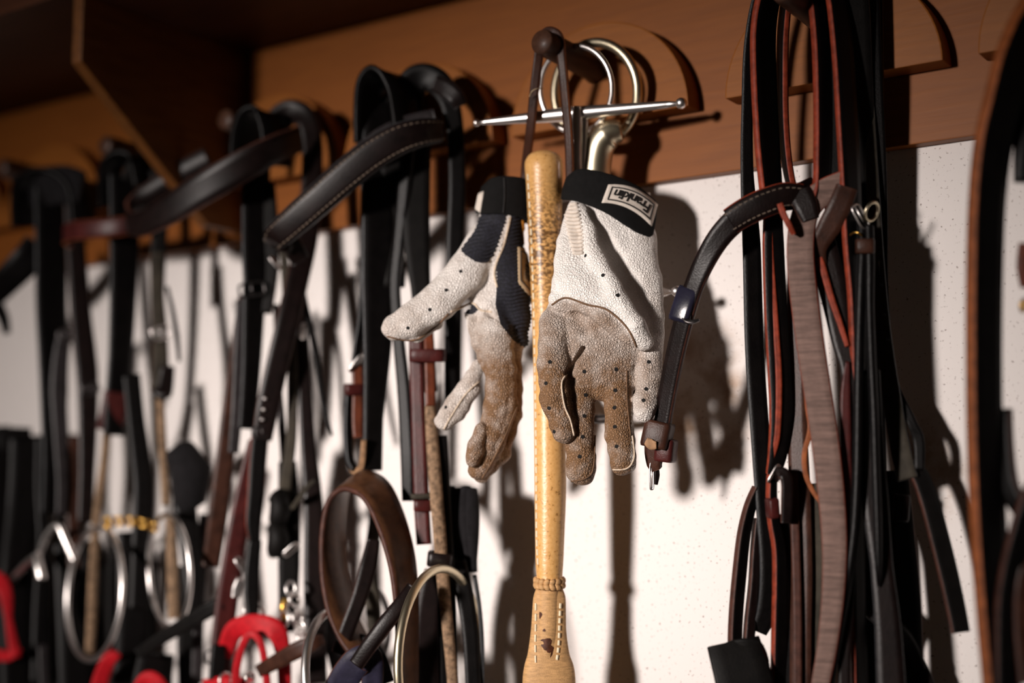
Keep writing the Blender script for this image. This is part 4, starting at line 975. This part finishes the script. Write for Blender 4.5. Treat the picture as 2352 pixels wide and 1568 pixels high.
S(b1, 'oxblood_strap', '582,1010,94 568,1090,96 552,1180,97 536,1280,98 520,1390,98 508,1500,98 500,1650,98', [22, 36, 44, 48, 50, 50, 50], 4, 0, 'oxblood', 'edge_dull')
S(b1, 'web_rein', '650,560,70 660,680,72 670,780,74 672,900,76 670,1000,76 660,1080,76 650,1150,76 640,1200,76', [18, 22, 24, 24, 24, 26, 30, 26], 4, 0, 'olive')
S(b1, 'thin_rein', '690,560,66 692,640,70 708,730,74 724,800,76 736,880,76 748,950,76 762,1000,74', [12, 12, 14, 16, 14, 12, 6], 4, 0, 'black')
S(b1, 'black_rein', '690,600,60 692,700,64 694,780,68 700,900,68 708,1030,68 720,1160,68 722,1300,68 724,1420,68 726,1568,68', [20, 26, 30, 32, 36, 44, 50, 50, 50], 4, 0, 'choc')
S(b1, 'grey_rein', '634,700,66 638,790,70 640,880,72 646,960,72 652,1040,72 654,1120,72 656,1240,70', [14, 16, 16, 18, 18, 16, 14], 4, 0, 'grey_leather')
S(b1, 'dark_strap', '660,1060,72 664,1180,72 664,1300,72 660,1450,72', [40, 50, 50, 40], 4, 0, 'black_matt')
buckle(b1, 696, 760, 78, 12, 34, -10, 40, 'steel', 6)
S(b1, 'grey_tie', '672,1165,80 690,1140,84 705,1118,84 722,1104,80', [10, 12, 12, 8], 4, 0, 'olive')
for q in ((640, 1170), (636, 1238)):
    tube(b1, 'rubber_stop', [at(q[0] - 14, q[1] - 22, .08), at(q[0], q[1] - 30, .082), at(q[0] + 4, q[1], .084), at(q[0] - 2, q[1] + 26, .082), at(q[0] - 12, q[1] + 34, .08)], [.004, .008, .009, .008, .004], 'black_matt', 12)
buckle(b1, 668, 1262, 84, 20, 40, -48, 50, 'steel', 5)
buckle(b1, 556, 1300, 100, 18, 46, 36, 50, 'steel', 6)
S(b1, 'steel_link', '552,1330,100 546,1350,100 542,1370,100', [18, 24, 20], 4, 0, 'steel')
S(b1, 'black_hanger', '586,1240,94 580,1300,96 578,1360,96 580,1410,96', [30, 34, 36, 26], 5, 0, 'black')
for i, (x, y) in enumerate([(668, 1352), (676, 1376), (672, 1400), (684, 1420), (690, 1442), (696, 1462), (652, 1420), (584, 1390), (594, 1402), (572, 1402)]):
    ring(b1, 'chain_link', x, y, 88, 17, .62, 1 if i % 2 else -1, 7, 'steel', 20 * (i % 3))
tube(b1, 'brass_clip', catmull([at(654, 1375, .084), at(650, 1395, .086), at(654, 1415, .084), at(664, 1420, .082)], 5), .0026, 'brass', 10)
S(b1, 'diagonal_strap', '596,1540,110 640,1516,112 680,1494,112 716,1478,108 740,1470,100', [30, 36, 40, 36, 26], 5, 0, 'brown')
S(b1, 'small_buckled_end', '502,1480,104 500,1510,104 496,1560,104', [30, 34, 34], 5, 0, 'black')
buckle(b1, 490, 1508, 106, 34, 30, 0, 0, 'dark_metal', 5)
S(b1, 'rein_behind', '745,1330,50 752,1400,50 770,1480,50 790,1560,50', [44, 48, 48, 46], 3, 0, 'grey_leather')

# red halter below it
rh = thing('halter', 'bright red nylon halter at the bottom below the shelf-support bridle', 'halter', at(580, 1600, .1))
S(rh, 'crown_strap', '500,1560,92 520,1490,98 540,1446,102 585,1434,104 632,1446,100 650,1500,94 654,1580,90 650,1650,90', [30, 40, 46, 48, 46, 34, 30, 30], 3, 0, 'red')
S(rh, 'cheek_strap', '538,1650,112 540,1580,114 546,1520,116 562,1470,116 580,1455,114 598,1475,112 608,1520,110 614,1580,108 616,1650,108', [18, 18, 18, 16, 16, 16, 16, 18, 18], 3, 0, 'red')
S(rh, 'nose_strap', '470,1580,104 520,1572,106 580,1580,106', [40, 40, 40], 3, 0, 'red')
ring(rh, 'halter_ring', 518, 1562, 112, 16, .8, 1, 7, 'steel')
ring(rh, 'halter_ring', 575, 1556, 112, 12, .8, 1, 6, 'steel')

# ------------------------------------------------------------------ bridles beyond the shelf support
b0 = thing('bridle', 'blurred black bridle with round bit rings, hanging just left of the shelf support', 'bridle', peg(-.505))
S(b0, 'headpiece', '250,470,84 252,400,92 262,372,94 290,358,90 320,368,84 330,430,80', [50, 56, 60, 64, 60, 50], 5, 0, 'black', wd=Vector((.2, .98, -.05)))
S(b0, 'headpiece', '300,420,80 318,380,76 345,374,72 366,400,70 368,470,68 364,580,66 362,680,66', [50, 50, 50, 46, 40, 34, 30], 4, 0, 'black_matt')
S(b0, 'noseband', '330,508,84 290,518,98 240,524,108 190,528,112 160,532,108 150,540,98 170,552,88', [40, 44, 44, 44, 42, 40, 40], 4, 0, 'oxblood', 'edge_orange', wd=Vector((.1, -.1, 1)))
S(b0, 'cheek_strap', '284,400,82 286,560,82 282,700,82 276,820,82 268,920,82 262,1000,82', [66, 66, 60, 54, 52, 48], 4, 10, 'black', 'edge_grey')
S(b0, 'cheek_strap', '268,900,84 258,960,84 248,990,84', [56, 60, 56], 4, 0, 'oxblood')
S(b0, 'cheek_strap', '302,860,78 312,960,78 322,1040,78 330,1120,78 326,1240,78 320,1400,78', [40, 40, 44, 46, 46, 46], 4, 0, 'black')
S(b0, 'tan_rein', '246,990,80 240,1060,80 228,1140,80 220,1220,80 214,1330,80 210,1430,80 206,1500,80', [20, 20, 20, 20, 22, 22, 20], 5, 0, 'tan_rope', dome=.4)
S(b0, 'cheekpiece', '360,580,72 362,680,74 368,780,76 368,860,78 366,905,78', [30, 30, 34, 40, 42], 5, 0, 'olive', 'edge_dull')
buckle(b0, 368, 764, 84, 40, 30, 10, 20, 'steel', 6)
S(b0, 'loose_end', '384,660,78 396,710,80 406,770,80 412,830,78', [8, 10, 12, 8], 4, 0, 'black')
S(b0, 'billet', '362,880,78 376,900,80 386,840,82', [40, 40, 30], 5, 0, 'choc')
S(b0, 'tan_rein', '368,905,76 372,1000,76 378,1080,76 382,1160,76', [18, 20, 20, 22], 5, 0, 'tan_rope', dome=.4)
S(b0, 'dark_strap', '400,1040,74 420,1120,74 430,1200,74 440,1300,74 450,1400,74', [40, 50, 50, 40, 36], 4, 0, 'black')
tube(b0, 'sheepskin_tuft', [at(398, 1050, .07), at(420, 1050, .074), at(440, 1080, .074), at(436, 1140, .072), at(410, 1180, .07)], [.008, .016, .018, .015, .006], 'fuzz', 14)
ring(b0, 'bit_ring', 216, 1362, 92, 150, .40, -1, 13, 'steel', -4)
ring(b0, 'bit_ring', 388, 1310, 90, 128, .36, -1, 12, 'steel', 3)
S(b0, 'tan_rein', '392,1190,82 396,1270,82 398,1350,82 400,1420,82', [22, 26, 28, 26], 5, 0, 'tan_rope', dome=.4)
for i in range(9):
    x = 246 + 13.5 * i; ring(b0, 'curb_chain_link', x, 1196 + 14 * ((i - 3) / 5) ** 2 * (1 if i > 3 else .4), 92, 10, .75, 1 if i % 2 else -1, 6, 'brass', 40)
S(b0, 'dark_strap', '300,1220,70 304,1300,70 306,1420,70 300,1568,70', [60, 70, 76, 80], 4, 0, 'black')
S(b0, 'diagonal_strap', '320,1500,100 370,1466,102 430,1430,104 480,1400,104 512,1382,100', [26, 30, 34, 36, 30], 5, 0, 'black_matt')
S(b0, 'grey_rein', '468,1180,60 462,1300,60 456,1420,60 452,1568,60', [20, 26, 26, 26], 4, 0, 'grey_leather')
S(b0, 'dark_strap', '360,1500,80 350,1568,80 350,1650,80', [80, 90, 90], 4, 0, 'black')

bm1 = thing('bridle', 'blurred black bridle hanging near the left edge with a bent steel bit cheek', 'bridle', peg(-.662))
S(bm1, 'headpiece', '60,520,84 62,440,92 80,412,94 120,398,90 160,408,84 186,440,80 192,520,76', [70, 76, 80, 80, 76, 70, 60], 5, 0, 'black', wd=Vector((.2, .98, -.05)))
S(bm1, 'crown_pad', '40,440,84 90,430,90 150,424,90 190,430,84', [70, 90, 90, 70], 8, 0, 'fuzz')
S(bm1, 'cheek_strap', '116,430,84 118,560,84 118,700,84 122,820,84 124,930,84 128,1050,84 120,1180,84', [70, 72, 70, 66, 60, 60, 50], 4, 10, 'black', 'edge_grey')
S(bm1, 'cheek_strap', '168,440,78 174,560,78 184,700,78 194,800,78 200,860,78 202,960,78 200,1080,78 196,1200,78', [40, 44, 46, 50, 50, 44, 36, 36], 4, 0, 'choc', 'edge_dull')
S(bm1, 'noseband', '90,560,88 60,600,96 20,640,100 -20,680,98', [70, 70, 66, 60], 4, 0, 'black')
S(bm1, 'cheekpiece', '150,760,82 140,820,84 136,900,84 138,1000,84 142,1100,84 140,1180,84', [30, 36, 40, 30, 24, 22], 5, 0, 'grey_leather')
buckle(bm1, 152, 770, 88, 36, 30, 20, 30, 'dark_metal', 6)
buckle(bm1, 208, 892, 86, 40, 24, 10, 20, 'dark_metal', 6)
S(bm1, 'rein', '100,1000,74 96,1120,74 100,1240,74 96,1400,74 96,1568,74', [34, 30, 26, 40, 50], 4, 0, 'black')
S(bm1, 'rein', '170,1000,74 166,1100,74 168,1200,74 172,1300,74', [30, 30, 30, 30], 4, 0, 'brown')
S(bm1, 'rein', '60,1000,70 58,1150,70 40,1300,70 36,1450,70 40,1600,70', [70, 80, 70, 70, 70], 4, 0, 'black')
tube(bm1, 'bit_cheek', catmull([at(30, 1330, .09), at(60, 1296, .094), at(90, 1270, .098), at(108, 1230, .1), at(132, 1206, .1), at(150, 1240, .098), at(172, 1290, .094)], 6), .0034, 'steel', 10)
tube(bm1, 'bit_shank', catmull([at(84, 1275, .1), at(90, 1300, .102), at(96, 1330, .102)], 5), .0048, 'steel', 10)
S(bm1, 'rein', '98,1480,84 102,1568,84 104,1650,84', [22, 22, 22], 5, 0, 'grey_leather')
S(bm1, 'loose_end', '-10,690,80 8,730,80 16,765,80', [30, 26, 16], 4, 0, 'black')
S(bm1, 'dark_strap', '0,1010,60 30,1010,62 66,1012,62', [60, 60, 60], 5, 0, 'black')
S(bm1, 'dark_strap', '-20,980,64 -10,1150,64 0,1300,64 -10,1600,64', [80, 90, 60, 60], 4, 0, 'black')
S(bm1, 'dark_strap', '160,1240,66 170,1380,66 176,1500,66 180,1640,66', [70, 80, 84, 84], 4, 0, 'black')

rh2 = thing('halter', 'red nylon halter strap at the lower left corner', 'halter', at(20, 1600, .1))
S(rh2, 'cheek_strap', '-30,1320,100 0,1336,104 14,1370,104 20,1420,102 30,1480,100 38,1510,100', [34, 36, 30, 16, 24, 20], 3, 0, 'red')
S(rh2, 'nose_strap', '-30,1500,98 20,1506,100 44,1490,100', [30, 24, 12], 3, 0, 'red')
rh3 = thing('halter', 'dark red nylon halter strap at the bottom left of the bright red halter', 'halter', at(260, 1600, .1))
S(rh3, 'cheek_strap', '214,1650,96 230,1568,98 248,1520,100 270,1500,100', [36, 38, 34, 20], 3, 0, 'red')
S(rh3, 'nose_strap', '310,1600,100 335,1560,102 360,1566,102 380,1600,100', [30, 34, 34, 30], 3, 0, 'red')

for i, (x, y0, w_) in enumerate([(20, 1040, 60), (84, 1080, 60), (150, 1180, 60), (214, 1240, 56), (272, 1250, 56), (330, 1260, 56), (430, 1380, 50)]):
    S(bm1 if i < 3 else b0, 'dark_strap', '%d,%d,50 %d,1300,50 %d,1450,48 %d,1650,46' % (x, y0, x + 4, x + 2, x + 6), [w_ * .6, w_, w_, w_], 3, 0, 'black_matt')
